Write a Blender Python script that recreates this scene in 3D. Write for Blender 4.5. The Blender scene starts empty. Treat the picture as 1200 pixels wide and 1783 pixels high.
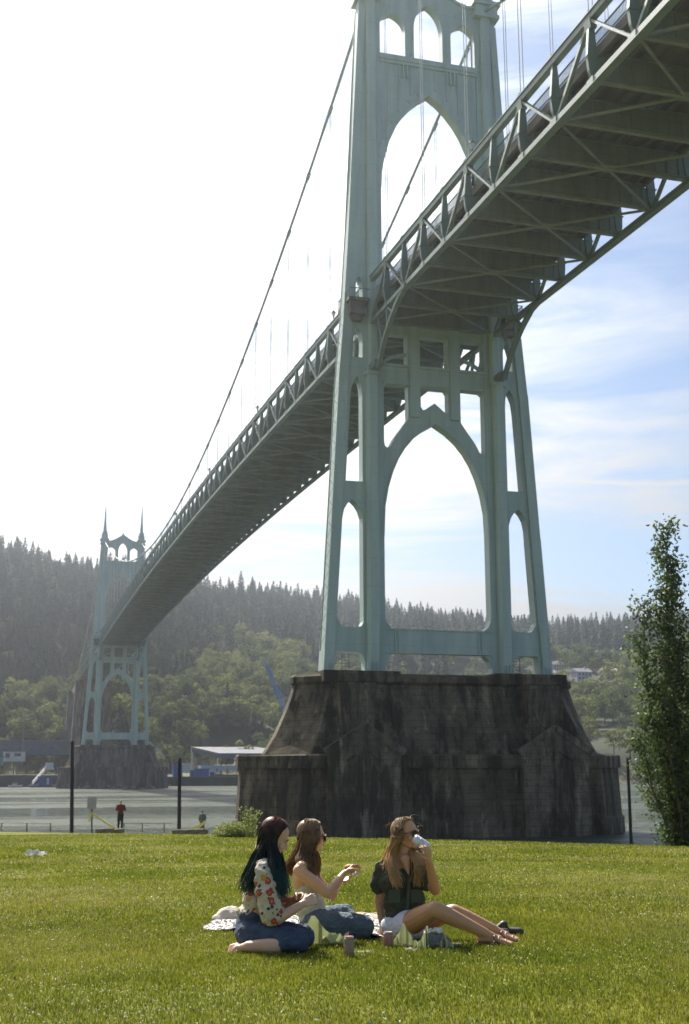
import bpy, bmesh, math, random
import numpy as np
from mathutils import Vector, Matrix, Euler, noise
R = math.radians
rnd = random.Random(7)
nrs = np.random.RandomState(11)
S = bpy.context.scene
COL = S.collection

# ------------------------------------------------------------------ camera
F_PX, PITCH, YAW, ROLL = 2085.6, R(12.184), R(15.988), R(-0.124)
TX, TY = 45.78, 122.44            # axis and front of the near tower, metres from the camera
SPAN = 368.0
cam_d = bpy.data.cameras.new('camera')
cam = bpy.data.objects.new('camera', cam_d); COL.objects.link(cam)
cam_d.sensor_fit = 'VERTICAL'; cam_d.sensor_height = 36; cam_d.sensor_width = 36
cam_d.lens = F_PX / 1783 * 36
cam_d.clip_start = 0.1; cam_d.clip_end = 20000
cam.rotation_euler = (Matrix.Rotation(-YAW, 3, 'Z') @ Matrix.Rotation(R(90) + PITCH, 3, 'X') @ Matrix.Rotation(ROLL, 3, 'Z')).to_euler()
cam_d.dof.use_dof = True; cam_d.dof.focus_distance = 8.5; cam_d.dof.aperture_fstop = 6.0
S.camera = cam

def ray(px, py):
    u, v = px - 600, py - 891.5
    cr, sr = math.cos(ROLL), math.sin(ROLL)
    u, v = u * cr + v * sr, -u * sr + v * cr
    x, z2, y2 = u / F_PX, -v / F_PX, 1.0
    cp, sp = math.cos(PITCH), math.sin(PITCH)
    y = y2 * cp - z2 * sp; z = y2 * sp + z2 * cp
    cy, sy = math.cos(YAW), math.sin(YAW)
    return Vector((x * cy + y * sy, -x * sy + y * cy, z))
def D(px, py, depth): return ray(px, py) * depth            # point at a depth along the view axis
def atY(px, py, Y): r = ray(px, py); return r * (Y / r.y)    # point on the plane Y
# ------------------------------------------------------------------ sky, sun, exposure
SUN_AZ, SUN_EL = R(-9), R(46)       # azimuth from +Y, towards -X
sun_dir = Vector((math.sin(SUN_AZ) * math.cos(SUN_EL), math.cos(SUN_AZ) * math.cos(SUN_EL), math.sin(SUN_EL)))
sd = bpy.data.lights.new('sun', 'SUN'); sun = bpy.data.objects.new('sun', sd); COL.objects.link(sun)
sd.energy = 5.0; sd.angle = R(0.53); sd.color = (1, .95, .86)
sun.rotation_euler = sun_dir.to_track_quat('Z', 'Y').to_euler(); sun.location = (0, 0, 200)
W = bpy.data.worlds.new('World'); S.world = W; W.use_nodes = True
wt = W.node_tree; wn = wt.nodes; wl = wt.links
for n in list(wn): wn.remove(n)
wo = wn.new('ShaderNodeOutputWorld'); bg = wn.new('ShaderNodeBackground'); bg.inputs[1].default_value = 0.076
sky = wn.new('ShaderNodeTexSky'); sky.sky_type = 'NISHITA'; sky.sun_disc = False
sky.sun_elevation = SUN_EL; sky.sun_rotation = SUN_AZ
sky.air_density = 1.0; sky.dust_density = .8; sky.ozone_density = 3.2; sky.altitude = 0
tc = wn.new('ShaderNodeTexCoord'); mp = wn.new('ShaderNodeMapping')
mp.inputs['Rotation'].default_value = (R(8), R(-16), R(20)); mp.inputs['Scale'].default_value = (1.3, 1.6, 9.5)
nz = wn.new('ShaderNodeTexNoise'); nz.inputs['Scale'].default_value = 2.4; nz.inputs['Detail'].default_value = 8; nz.inputs['Roughness'].default_value = .6
nz.inputs['Distortion'].default_value = .45
cr_ = wn.new('ShaderNodeValToRGB'); cr_.color_ramp.elements[0].position = .38; cr_.color_ramp.elements[0].color = (.12, .12, .12, 1)
cr_.color_ramp.elements[1].position = .66; cr_.color_ramp.elements[1].color = (.95, .95, .95, 1)
mx = wn.new('ShaderNodeMix'); mx.data_type = 'RGBA'; mx.inputs['B'].default_value = (13.5, 13.6, 13.4, 1)
dp = wn.new('ShaderNodeVectorMath'); dp.operation = 'DOT_PRODUCT'; dp.inputs[1].default_value = tuple(sun_dir)
nrm = wn.new('ShaderNodeVectorMath'); nrm.operation = 'NORMALIZE'; wl.new(tc.outputs['Generated'], nrm.inputs[0]); wl.new(nrm.outputs[0], dp.inputs[0])
mxm = wn.new('ShaderNodeMath'); mxm.operation = 'MAXIMUM'; mxm.inputs[1].default_value = 0; wl.new(dp.outputs['Value'], mxm.inputs[0])
pw = wn.new('ShaderNodeMath'); pw.operation = 'POWER'; pw.inputs[1].default_value = 6; wl.new(mxm.outputs[0], pw.inputs[0])
mr_ = wn.new('ShaderNodeMapRange'); mr_.inputs['To Min'].default_value = 3.6; mr_.inputs['To Max'].default_value = 26; wl.new(pw.outputs[0], mr_.inputs['Value'])
cm = wn.new('ShaderNodeCombineColor'); [wl.new(mr_.outputs[0], cm.inputs[i]) for i in range(3)]
# the veil of cirrus is thick towards the sun and opens to blue on the right
dq = wn.new('ShaderNodeVectorMath'); dq.operation = 'DOT_PRODUCT'; dq.inputs[1].default_value = Vector((-.55, .45, -.70)).normalized(); wl.new(nrm.outputs[0], dq.inputs[0])
cov = wn.new('ShaderNodeMapRange'); cov.inputs['From Min'].default_value = -.22; cov.inputs['From Max'].default_value = .10; cov.inputs['To Min'].default_value = .18; cov.inputs['To Max'].default_value = 1.9; wl.new(dq.outputs['Value'], cov.inputs['Value'])
cmul = wn.new('ShaderNodeMath'); cmul.operation = 'MULTIPLY'; cmul.use_clamp = True; wl.new(cr_.outputs[0], cmul.inputs[0]); p12 = wn.new('ShaderNodeMath'); p12.operation = 'POWER'; p12.inputs[1].default_value = 12; wl.new(mxm.outputs[0], p12.inputs[0])
cadd = wn.new('ShaderNodeMath'); cadd.operation = 'MULTIPLY_ADD'; cadd.inputs[1].default_value = 2.2; wl.new(p12.outputs[0], cadd.inputs[0]); wl.new(cov.outputs[0], cadd.inputs[2])
wl.new(cadd.outputs[0], cmul.inputs[1])
wl.new(cm.outputs[0], mx.inputs['B'])
wl.new(tc.outputs['Generated'], mp.inputs[0]); wl.new(mp.outputs[0], nz.inputs['Vector']); wl.new(nz.outputs['Fac'], cr_.inputs[0])
d_a, d_b = ray(930, 838).normalized(), ray(1200, 844).normalized(); n_s = d_a.cross(d_b).normalized()
ds = wn.new('ShaderNodeVectorMath'); ds.operation = 'DOT_PRODUCT'; ds.inputs[1].default_value = tuple(n_s); wl.new(nrm.outputs[0], ds.inputs[0])
n3 = wn.new('ShaderNodeTexNoise'); n3.inputs['Scale'].default_value = 22; n3.inputs['Detail'].default_value = 6; wl.new(nrm.outputs[0], n3.inputs['Vector'])
wob = wn.new('ShaderNodeMath'); wob.operation = 'MULTIPLY_ADD'; wob.inputs[1].default_value = .012; wl.new(n3.outputs['Fac'], wob.inputs[0]); wl.new(ds.outputs['Value'], wob.inputs[2])
sb_ = wn.new('ShaderNodeMath'); sb_.operation = 'SUBTRACT'; sb_.inputs[1].default_value = .006; wl.new(wob.outputs[0], sb_.inputs[0])
ab = wn.new('ShaderNodeMath'); ab.operation = 'ABSOLUTE'; wl.new(sb_.outputs[0], ab.inputs[0])
sm = wn.new('ShaderNodeMapRange'); sm.inputs['From Min'].default_value = .0060; sm.inputs['From Max'].default_value = .0; sm.inputs['To Min'].default_value = 0; sm.inputs['To Max'].default_value = 1.0; wl.new(ab.outputs[0], sm.inputs['Value'])
mid_ = wn.new('ShaderNodeVectorMath'); mid_.operation = 'DOT_PRODUCT'; mid_.inputs[1].default_value = tuple(ray(1150, 842).normalized()); wl.new(nrm.outputs[0], mid_.inputs[0])
sm2 = wn.new('ShaderNodeMapRange'); sm2.inputs['From Min'].default_value = .985; sm2.inputs['From Max'].default_value = .996; wl.new(mid_.outputs['Value'], sm2.inputs['Value'])
stk = wn.new('ShaderNodeMath'); stk.operation = 'MULTIPLY'; wl.new(sm.outputs[0], stk.inputs[0]); wl.new(sm2.outputs[0], stk.inputs[1])
mxx_ = wn.new('ShaderNodeMath'); mxx_.operation = 'MAXIMUM'; wl.new(stk.outputs[0], mxx_.inputs[0]); wl.new(cmul.outputs[0], mxx_.inputs[1])
wl.new(mxx_.outputs[0], mx.inputs['Factor']); wl.new(sky.outputs[0], mx.inputs['A'])
wl.new(mx.outputs['Result'], bg.inputs[0]); wl.new(bg.outputs[0], wo.inputs[0])
S.view_settings.view_transform = 'Standard'; S.view_settings.look = 'None'
S.view_settings.exposure = 0.86; S.view_settings.gamma = 1
S.cycles.max_bounces = 6; S.cycles.volume_bounces = 0; S.cycles.transparent_max_bounces = 8
S.cycles.use_denoising = True
S.cycles.caustics_reflective = False; S.cycles.caustics_refractive = False

# ------------------------------------------------------------------ materials
MATS = {}
def mat(name, c1, c2=None, scale=1.0, rough=.7, metal=0, bump=0, bscale=None, stretch=(1, 1, 1), trans=0, detail=6, lo=.35, hi=.65, spec=.5):
    if name in MATS: return MATS[name]
    m = bpy.data.materials.new(name); m.use_nodes = True
    nt = m.node_tree; N = nt.nodes; L = nt.links; b = N['Principled BSDF']; out = N['Material Output']
    b.inputs['Roughness'].default_value = rough; b.inputs['Metallic'].default_value = metal
    b.inputs['Specular IOR Level'].default_value = spec
    b.inputs['Base Color'].default_value = (*c1, 1)
    t = N.new('ShaderNodeTexCoord'); mpp = N.new('ShaderNodeMapping'); mpp.inputs['Scale'].default_value = stretch
    L.new(t.outputs['Object'], mpp.inputs[0])
    if c2 is not None:
        n = N.new('ShaderNodeTexNoise'); n.inputs['Scale'].default_value = scale; n.inputs['Detail'].default_value = detail
        L.new(mpp.outputs[0], n.inputs['Vector'])
        r = N.new('ShaderNodeValToRGB'); r.color_ramp.elements[0].position = lo; r.color_ramp.elements[1].position = hi
        r.color_ramp.elements[0].color = (*c1, 1); r.color_ramp.elements[1].color = (*c2, 1)
        L.new(n.outputs['Fac'], r.inputs[0]); L.new(r.outputs[0], b.inputs['Base Color'])
        csrc = r.outputs[0]
    else: csrc = None
    if bump:
        n2 = N.new('ShaderNodeTexNoise'); n2.inputs['Scale'].default_value = bscale or scale * 4; n2.inputs['Detail'].default_value = 5
        L.new(mpp.outputs[0], n2.inputs['Vector'])
        bp = N.new('ShaderNodeBump'); bp.inputs['Strength'].default_value = bump; bp.inputs['Distance'].default_value = .05
        L.new(n2.outputs['Fac'], bp.inputs['Height']); L.new(bp.outputs[0], b.inputs['Normal'])
    if trans:
        tr = N.new('ShaderNodeBsdfTranslucent'); ms = N.new('ShaderNodeMixShader'); ms.inputs[0].default_value = trans
        if csrc is not None: L.new(csrc, tr.inputs[0])
        else: tr.inputs[0].default_value = (*c1, 1)
        L.new(b.outputs[0], ms.inputs[1]); L.new(tr.outputs[0], ms.inputs[2]); L.new(ms.outputs[0], out.inputs[0])
    MATS[name] = m
    return m

def steel_mat(name, base, dark, rust=.12):
    m = bpy.data.materials.new(name); m.use_nodes = True; MATS[name] = m
    N = m.node_tree.nodes; L = m.node_tree.links; b = N['Principled BSDF']; b.inputs['Roughness'].default_value = .55
    t = N.new('ShaderNodeTexCoord')
    n1 = N.new('ShaderNodeTexNoise'); n1.inputs['Scale'].default_value = .5; n1.inputs['Detail'].default_value = 8
    mp1 = N.new('ShaderNodeMapping'); mp1.inputs['Scale'].default_value = (1.6, 1.6, .25)
    L.new(t.outputs['Object'], mp1.inputs[0]); L.new(mp1.outputs[0], n1.inputs['Vector'])
    r1 = N.new('ShaderNodeValToRGB'); r1.color_ramp.elements[0].position = .3; r1.color_ramp.elements[1].position = .7
    r1.color_ramp.elements[0].color = (*dark, 1); r1.color_ramp.elements[1].color = (*base, 1)
    L.new(n1.outputs['Fac'], r1.inputs[0])
    # plate seams every few metres up the member, seen as thin dark lines
    sx = N.new('ShaderNodeSeparateXYZ'); L.new(t.outputs['Object'], sx.inputs[0])
    md = N.new('ShaderNodeMath'); md.operation = 'PINGPONG'; md.inputs[1].default_value = 1.55; L.new(sx.outputs['Z'], md.inputs[0])
    lt = N.new('ShaderNodeMath'); lt.operation = 'LESS_THAN'; lt.inputs[1].default_value = .035; L.new(md.outputs[0], lt.inputs[0])
    mul = N.new('ShaderNodeMath'); mul.operation = 'MULTIPLY'; mul.inputs[1].default_value = .22; L.new(lt.outputs[0], mul.inputs[0])
    m0 = N.new('ShaderNodeMix'); m0.data_type = 'RGBA'; m0.inputs['B'].default_value = (*[c * .45 for c in dark], 1)
    L.new(mul.outputs[0], m0.inputs['Factor']); L.new(r1.outputs[0], m0.inputs['A'])
    n2 = N.new('ShaderNodeTexNoise'); n2.inputs['Scale'].default_value = 1.6; n2.inputs['Detail'].default_value = 10; n2.inputs['Roughness'].default_value = .7
    mp2 = N.new('ShaderNodeMapping'); mp2.inputs['Scale'].default_value = (2.5, 2.5, .2)
    L.new(t.outputs['Object'], mp2.inputs[0]); L.new(mp2.outputs[0], n2.inputs['Vector'])
    r2 = N.new('ShaderNodeValToRGB'); r2.color_ramp.elements[0].position = .6; r2.color_ramp.elements[1].position = .8
    r2.color_ramp.elements[0].color = (0, 0, 0, 1); r2.color_ramp.elements[1].color = (rust * 4, ) * 3 + (1,)
    L.new(n2.outputs['Fac'], r2.inputs[0])
    mxx = N.new('ShaderNodeMix'); mxx.data_type = 'RGBA'; mxx.inputs['B'].default_value = (.13, .085, .05, 1)
    L.new(r2.outputs[0], mxx.inputs['Factor']); L.new(m0.outputs['Result'], mxx.inputs['A']); L.new(mxx.outputs['Result'], b.inputs['Base Color'])
    return m
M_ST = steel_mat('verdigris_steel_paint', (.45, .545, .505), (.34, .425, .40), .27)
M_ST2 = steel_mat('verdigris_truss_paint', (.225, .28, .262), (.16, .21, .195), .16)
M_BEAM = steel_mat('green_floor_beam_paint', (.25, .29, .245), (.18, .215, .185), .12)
M_POST = steel_mat('dark_green_post_paint', (.19, .245, .215), (.14, .185, .165), .14)  # posts in a darker green than the truss paint
M_BRACE = mat('pale_bracing_paint', (.29, .31, .265), (.21, .235, .20), .6, .6)
M_DARK = mat('dark_steel', (.035, .045, .045), (.06, .07, .065), 2, .6)
M_DECK = mat('rusty_deck_underside', (.23, .215, .195), (.14, .13, .115), .7, .85, stretch=(1, .3, 1))
M_ROPE = mat('galvanized_rope', (.30, .36, .36), (.24, .29, .28), 2, .6)
M_ASPH = mat('asphalt', (.05, .05, .05), (.07, .07, .065), 3, .9)

def concrete_mat(name, light, dark, moss, lines=True, k=1.0):
    m = bpy.data.materials.new(name); m.use_nodes = True; MATS[name] = m
    N = m.node_tree.nodes; L = m.node_tree.links; b = N['Principled BSDF']; b.inputs['Roughness'].default_value = .92; b.inputs['Specular IOR Level'].default_value = .25
    t = N.new('ShaderNodeTexCoord'); g = N.new('ShaderNodeNewGeometry')
    def noise_(sc, st, det=8, ro=.6):
        mpn = N.new('ShaderNodeMapping'); mpn.inputs['Scale'].default_value = st
        nn = N.new('ShaderNodeTexNoise'); nn.inputs['Scale'].default_value = sc; nn.inputs['Detail'].default_value = det; nn.inputs['Roughness'].default_value = ro
        L.new(t.outputs['Object'], mpn.inputs[0]); L.new(mpn.outputs[0], nn.inputs['Vector']); return nn.outputs['Fac']
    def ramp(src, a, b_, ca, cb):
        r = N.new('ShaderNodeValToRGB'); r.color_ramp.elements[0].position = a; r.color_ramp.elements[1].position = b_
        r.color_ramp.elements[0].color = (*ca, 1); r.color_ramp.elements[1].color = (*cb, 1); L.new(src, r.inputs[0]); return r.outputs[0]
    def mixc(f, a, b_):
        x = N.new('ShaderNodeMix'); x.data_type = 'RGBA'
        if isinstance(f, float): x.inputs['Factor'].default_value = f
        else: L.new(f, x.inputs['Factor'])
        for s, v in (('A', a), ('B', b_)):
            if isinstance(v, tuple): x.inputs[s].default_value = (*v, 1)
            else: L.new(v, x.inputs[s])
        return x.outputs['Result']
    base = ramp(noise_(.22 * k, (1, 1, .9), 9, .68), .36, .64, dark, light)
    streak = ramp(noise_(.30 * k, (1.4, 1.4, .28), 10, .72), .43, .53, (.9, .9, .9), (0, 0, 0))
    c = mixc(streak, base, tuple(d * .38 for d in dark))
    blot = ramp(noise_(1.1 * k, (1, 1, 1), 10, .7), .52, .66, (0, 0, 0), (.75, .75, .75))
    c = mixc(blot, c, moss)
    pale = ramp(noise_(.55 * k, (1.5, 1.5, .3), 9, .65), .57, .66, (0, 0, 0), (.75, .75, .75))
    c = mixc(pale, c, tuple(min(1, x * 1.55) for x in light))
    hgt = None
    if lines:
        sx = N.new('ShaderNodeSeparateXYZ'); L.new(t.outputs['Object'], sx.inputs[0])
        md = N.new('ShaderNodeMath'); md.operation = 'PINGPONG'; md.inputs[1].default_value = .33; L.new(sx.outputs['Z'], md.inputs[0])
        lt = N.new('ShaderNodeMapRange'); lt.inputs['From Min'].default_value = 0; lt.inputs['From Max'].default_value = .05
        lt.inputs['To Min'].default_value = .55; lt.inputs['To Max'].default_value = 0; L.new(md.outputs[0], lt.inputs['Value'])
        c = mixc(lt.outputs[0], c, tuple(d * .35 for d in dark))
        hgt = md.outputs[0]
    # moss and dead leaves on ledges that face the sky
    sg = N.new('ShaderNodeSeparateXYZ'); L.new(g.outputs['Normal'], sg.inputs[0])
    up = ramp(sg.outputs['Z'], .5, .85, (0, 0, 0), (.7, .7, .7))
    c = mixc(up, c, (.085, .075, .035))
    L.new(c, b.inputs['Base Color'])
    bp = N.new('ShaderNodeBump'); bp.inputs['Strength'].default_value = .6; bp.inputs['Distance'].default_value = .08
    L.new(noise_(1.3 * k, (1, 1, 1), 10, .65), bp.inputs['Height'])
    if False:
        b2 = N.new('ShaderNodeBump'); b2.inputs['Strength'].default_value = .5; b2.inputs['Distance'].default_value = .15
        cl = N.new('ShaderNodeMath'); cl.operation = 'MINIMUM'; cl.inputs[1].default_value = .05; L.new(hgt, cl.inputs[0])
        L.new(cl.outputs[0], b2.inputs['Height']); L.new(bp.outputs[0], b2.inputs['Normal']); L.new(b2.outputs[0], b.inputs['Normal'])
    else: L.new(bp.outputs[0], b.inputs['Normal'])
    return m
M_PIER = concrete_mat('weathered_pier_concrete', (.175, .140, .096), (.062, .049, .033), (.030, .026, .016))
M_PIERB = concrete_mat('pale_buttress_concrete', (.20, .165, .12), (.09, .075, .054), (.042, .036, .022))
M_PIER2 = concrete_mat('weathered_far_pier_concrete', (.21, .17, .15), (.11, .09, .08), (.06, .05, .042))
M_APP = concrete_mat('approach_concrete', (.23, .18, .155), (.17, .135, .12), (.13, .11, .09), False)

# ------------------------------------------------------------------ mesh helpers
class MB:
    def __init__(s): s.v = []; s.f = []; s.mi = []
    def add(s, vs, fs, mi=0):
        o = len(s.v); s.v += [tuple(v) for v in vs]; s.f += [tuple(i + o for i in f) for f in fs]; s.mi += [mi] * len(fs); return s
    def box(s, x0, x1, y0, y1, z0, z1, mi=0):
        return s.add([(x0, y0, z0), (x1, y0, z0), (x1, y1, z0), (x0, y1, z0), (x0, y0, z1), (x1, y0, z1), (x1, y1, z1), (x0, y1, z1)],
                     [(3, 2, 1, 0), (4, 5, 6, 7), (0, 1, 5, 4), (1, 2, 6, 5), (2, 3, 7, 6), (3, 0, 4, 7)], mi)
    def bar(s, p, q, w, h, mi=0, up=Vector((0, 0, 1))):
        p = Vector(p); q = Vector(q); d = (q - p).normalized()
        if abs(d.dot(up)) > .98: up = Vector((0, 1, 0))
        a = d.cross(up).normalized() * (w / 2); b = a.cross(d).normalized() * (h / 2)
        vs = [p - a - b, p + a - b, p + a + b, p - a + b, q - a - b, q + a - b, q + a + b, q - a + b]
        return s.add(vs, [(0, 1, 2, 3), (7, 6, 5, 4), (4, 5, 1, 0), (5, 6, 2, 1), (6, 7, 3, 2), (7, 4, 0, 3)], mi)
    def tube(s, pts, rad, n=8, mi=0, cap=True):
        pts = [Vector(p) for p in pts]; k = len(pts); rs = rad if hasattr(rad, '__len__') else [rad] * k
        vs = []
        for i, p in enumerate(pts):
            t = (pts[min(i + 1, k - 1)] - pts[max(i - 1, 0)]).normalized()
            up = Vector((0, 0, 1)) if abs(t.z) < .95 else Vector((0, 1, 0))
            a = t.cross(up).normalized(); b = t.cross(a)
            for j in range(n):
                an = 2 * math.pi * j / n; vs.append(p + (a * math.cos(an) + b * math.sin(an)) * rs[i])
        fs = [(i * n + j, i * n + (j + 1) % n, (i + 1) * n + (j + 1) % n, (i + 1) * n + j) for i in range(k - 1) for j in range(n)]
        if cap: fs += [tuple(range(n - 1, -1, -1)), tuple((k - 1) * n + j for j in range(n))]
        return s.add(vs, fs, mi)
    def lathe(s, c, prof, n=12, mi=0):
        c = Vector(c); vs = []
        for r_, z in prof:
            for j in range(n):
                an = 2 * math.pi * (j + .5) / n; vs.append(c + Vector((r_ * math.cos(an), r_ * math.sin(an), z)))
        k = len(prof)
        fs = [(i * n + j, i * n + (j + 1) % n, (i + 1) * n + (j + 1) % n, (i + 1) * n + j) for i in range(k - 1) for j in range(n)]
        fs += [tuple(range(n - 1, -1, -1)), tuple((k - 1) * n + j for j in range(n))]
        return s.add(vs, fs, mi)
    def prism_y(s, poly, y0, y1, mi=0):          # convex-ish polygon in (x,z) extruded along y
        n = len(poly)
        vs = [(x, y0, z) for x, z in poly] + [(x, y1, z) for x, z in poly]
        fs = [tuple(range(n)), tuple(range(2 * n - 1, n - 1, -1))] + [(i, (i + 1) % n, n + (i + 1) % n, n + i) for i in range(n)]
        return s.add(vs, fs, mi)
    def mesh(s, name, mats, smooth=False):
        me = bpy.data.meshes.new(name); me.from_pydata(s.v, [], s.f)
        for m in (mats if isinstance(mats, (list, tuple)) else [mats]): me.materials.append(m)
        me.polygons.foreach_set('material_index', s.mi)
        me.validate(); me.update()
        if smooth: me.polygons.foreach_set('use_smooth', [True] * len(me.polygons))
        return me
def wloc(o):
    v = Vector((0, 0, 0))
    while o is not None: v += o.location; o = o.parent
    return v
def put(name, me, parent=None, world=True):
    """link a mesh; if it has a parent and its vertices are in world space, shift them to the parent's space"""
    o = bpy.data.objects.new(name, me); COL.objects.link(o)
    if parent is not None:
        o.parent = parent
        if world: me.transform(Matrix.Translation(-wloc(parent)))
    return o
def part(name, mb, m, parent=None, smooth=False, label=None, kind=None, world=True):
    o = put(name, mb.mesh(name, m, smooth), parent, world)
    if label: o['label'] = label
    if kind: o['kind'] = kind
    return o
def tag(o, label=None, cat=None, group=None, kind=None):
    if label: o['label'] = label
    if cat: o['category'] = cat
    if group: o['group'] = group
    if kind: o['kind'] = kind
    return o
def thing(name, loc, label, cat, group=None):
    o = bpy.data.objects.new(name, None); COL.objects.link(o); o.location = loc; o.empty_display_size = .3
    return tag(o, label, cat, group)
def recenter(o):                      # top-level mesh: origin to the base of its box
    vs = np.empty(len(o.data.vertices) * 3); o.data.vertices.foreach_get('co', vs); vs = vs.reshape(-1, 3)
    c = Vector(((vs[:, 0].min() + vs[:, 0].max()) / 2, (vs[:, 1].min() + vs[:, 1].max()) / 2, vs[:, 2].min()))
    o.data.transform(Matrix.Translation(-c)); o.location = c
    return o
def solo(name, mb, m, label, cat, group=None, smooth=False):
    return recenter(tag(part(name, mb, m, None, smooth), label, cat, group))
def struct(name, mb, m, smooth=False):
    return tag(part(name, mb, m, None, smooth), kind='structure')
def copy_tree(o, parent=None):
    c = o.copy(); COL.objects.link(c); c.parent = parent
    for ch in [x for x in o.children]: copy_tree(ch, c)
    return c
def plate(outline, holes, y0, y1):
    """flat plate with holes, outline in (x,z), standing between y0 and y1: returns (verts, faces)"""
    cu = bpy.data.curves.new('tmp', 'CURVE'); cu.dimensions = '2D'; cu.fill_mode = 'BOTH'; cu.extrude = (y1 - y0) / 2
    for pl in [outline] + list(holes):
        sp = cu.splines.new('POLY'); sp.points.add(len(pl) - 1); sp.use_cyclic_u = True
        for i, (x, z) in enumerate(pl): sp.points[i].co = (x, z, 0, 1)
    ob = bpy.data.objects.new('tmp', cu); COL.objects.link(ob)
    dg = bpy.context.evaluated_depsgraph_get(); me = bpy.data.meshes.new_from_object(ob.evaluated_get(dg))
    vs = [(v.co.x, (y0 + y1) / 2 - v.co.z, v.co.y) for v in me.vertices]; fs = [tuple(p.vertices) for p in me.polygons]
    bpy.data.objects.remove(ob); bpy.data.curves.remove(cu); bpy.data.meshes.remove(me)
    return vs, fs
def mirror_x(pl): return [(-x, z) for x, z in pl][::-1]
def npmesh(name, V, Fq, mats, mi=None, smooth=False):
    """numpy mesh from verts (n,3) and quads/tris (m,k)"""
    me = bpy.data.meshes.new(name); nV, nF, k = len(V), len(Fq), Fq.shape[1]
    me.vertices.add(nV); me.vertices.foreach_set('co', np.ascontiguousarray(V, dtype=np.float32).ravel())
    me.loops.add(nF * k); me.loops.foreach_set('vertex_index', np.ascontiguousarray(Fq, dtype=np.int32).ravel())
    me.polygons.add(nF); me.polygons.foreach_set('loop_start', np.arange(0, nF * k, k, dtype=np.int32))
    me.polygons.foreach_set('loop_total', np.full(nF, k, dtype=np.int32))
    for m in mats: me.materials.append(m)
    if mi is not None: me.polygons.foreach_set('material_index', np.ascontiguousarray(mi, dtype=np.int32))
    if smooth: me.polygons.foreach_set('use_smooth', np.ones(nF, dtype=bool))
    me.update(calc_edges=True)
    return me

# ------------------------------------------------------------------ ground, water, hills
WATER_Z = -6.6
BA = Vector((18.0, 33.0)); BN = Vector((41, 16.8)).normalized(); BU = Vector((-BN.y, BN.x))
def lawn_z(x, y):
    r = min(math.hypot(x, y), 95)
    z = -0.87 - 0.0338 * r + .02 * math.sin(x * .31 + .7) * math.sin(y * .17) * min(1, r / 12)
    t = (x - BA.x) * BN.x + (y - BA.y) * BN.y
    if t > -1.2: z -= .10 * (t + 1.2) ** 1.35 if t < 1 else .10 * 2.2 ** 1.35 + .62 * (t - 1)
    return z
M_LAWN = mat('mown_lawn_soil', (.10, .115, .014), (.165, .165, .024), .5, .95, bump=.6, bscale=14, detail=10, spec=.1, stretch=(1, 1, 1))
M_BED = mat('river_bed_mud', (.07, .06, .045), (.045, .042, .033), .2, .95)
M_FARB = mat('dry_far_bank', (.19, .165, .09), (.075, .085, .04), .035, .95, bump=.6, bscale=.4, detail=9)
def grid(fn, us, vs, skip=None):
    mb = MB(); n, k = len(us), len(vs)
    mb.v = [fn(u, v) for u in us for v in vs]
    mb.f = [(i * k + j, (i + 1) * k + j, (i + 1) * k + j + 1, i * k + j + 1) for i in range(n - 1) for j in range(k - 1)]
    mb.mi = [0] * len(mb.f); return mb
def lawn_pt(t, s):
    p = BA + BN * t + BU * s; return (p.x, p.y, lawn_z(p.x, p.y))
ts = [-260, -160, -110, -80] + [-70 + i * 1.0 for i in range(68)] + [-2 + i * .35 for i in range(10)] + [2, 3, 4.5, 6, 8, 10]
ss = [-160, -100, -70] + [-55 + i * 1.1 for i in range(125)] + [90, 110, 150, 220]
lw = grid(lawn_pt, ts, ss); struct('lawn', lw, M_LAWN, True)
mb = MB(); mb.add([(-9000, -9000, -9.5), (9000, -9000, -9.5), (9000, 9000, -9.5), (-9000, 9000, -9.5)], [(0, 1, 2, 3)]); struct('ground', mb, M_BED)
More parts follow.
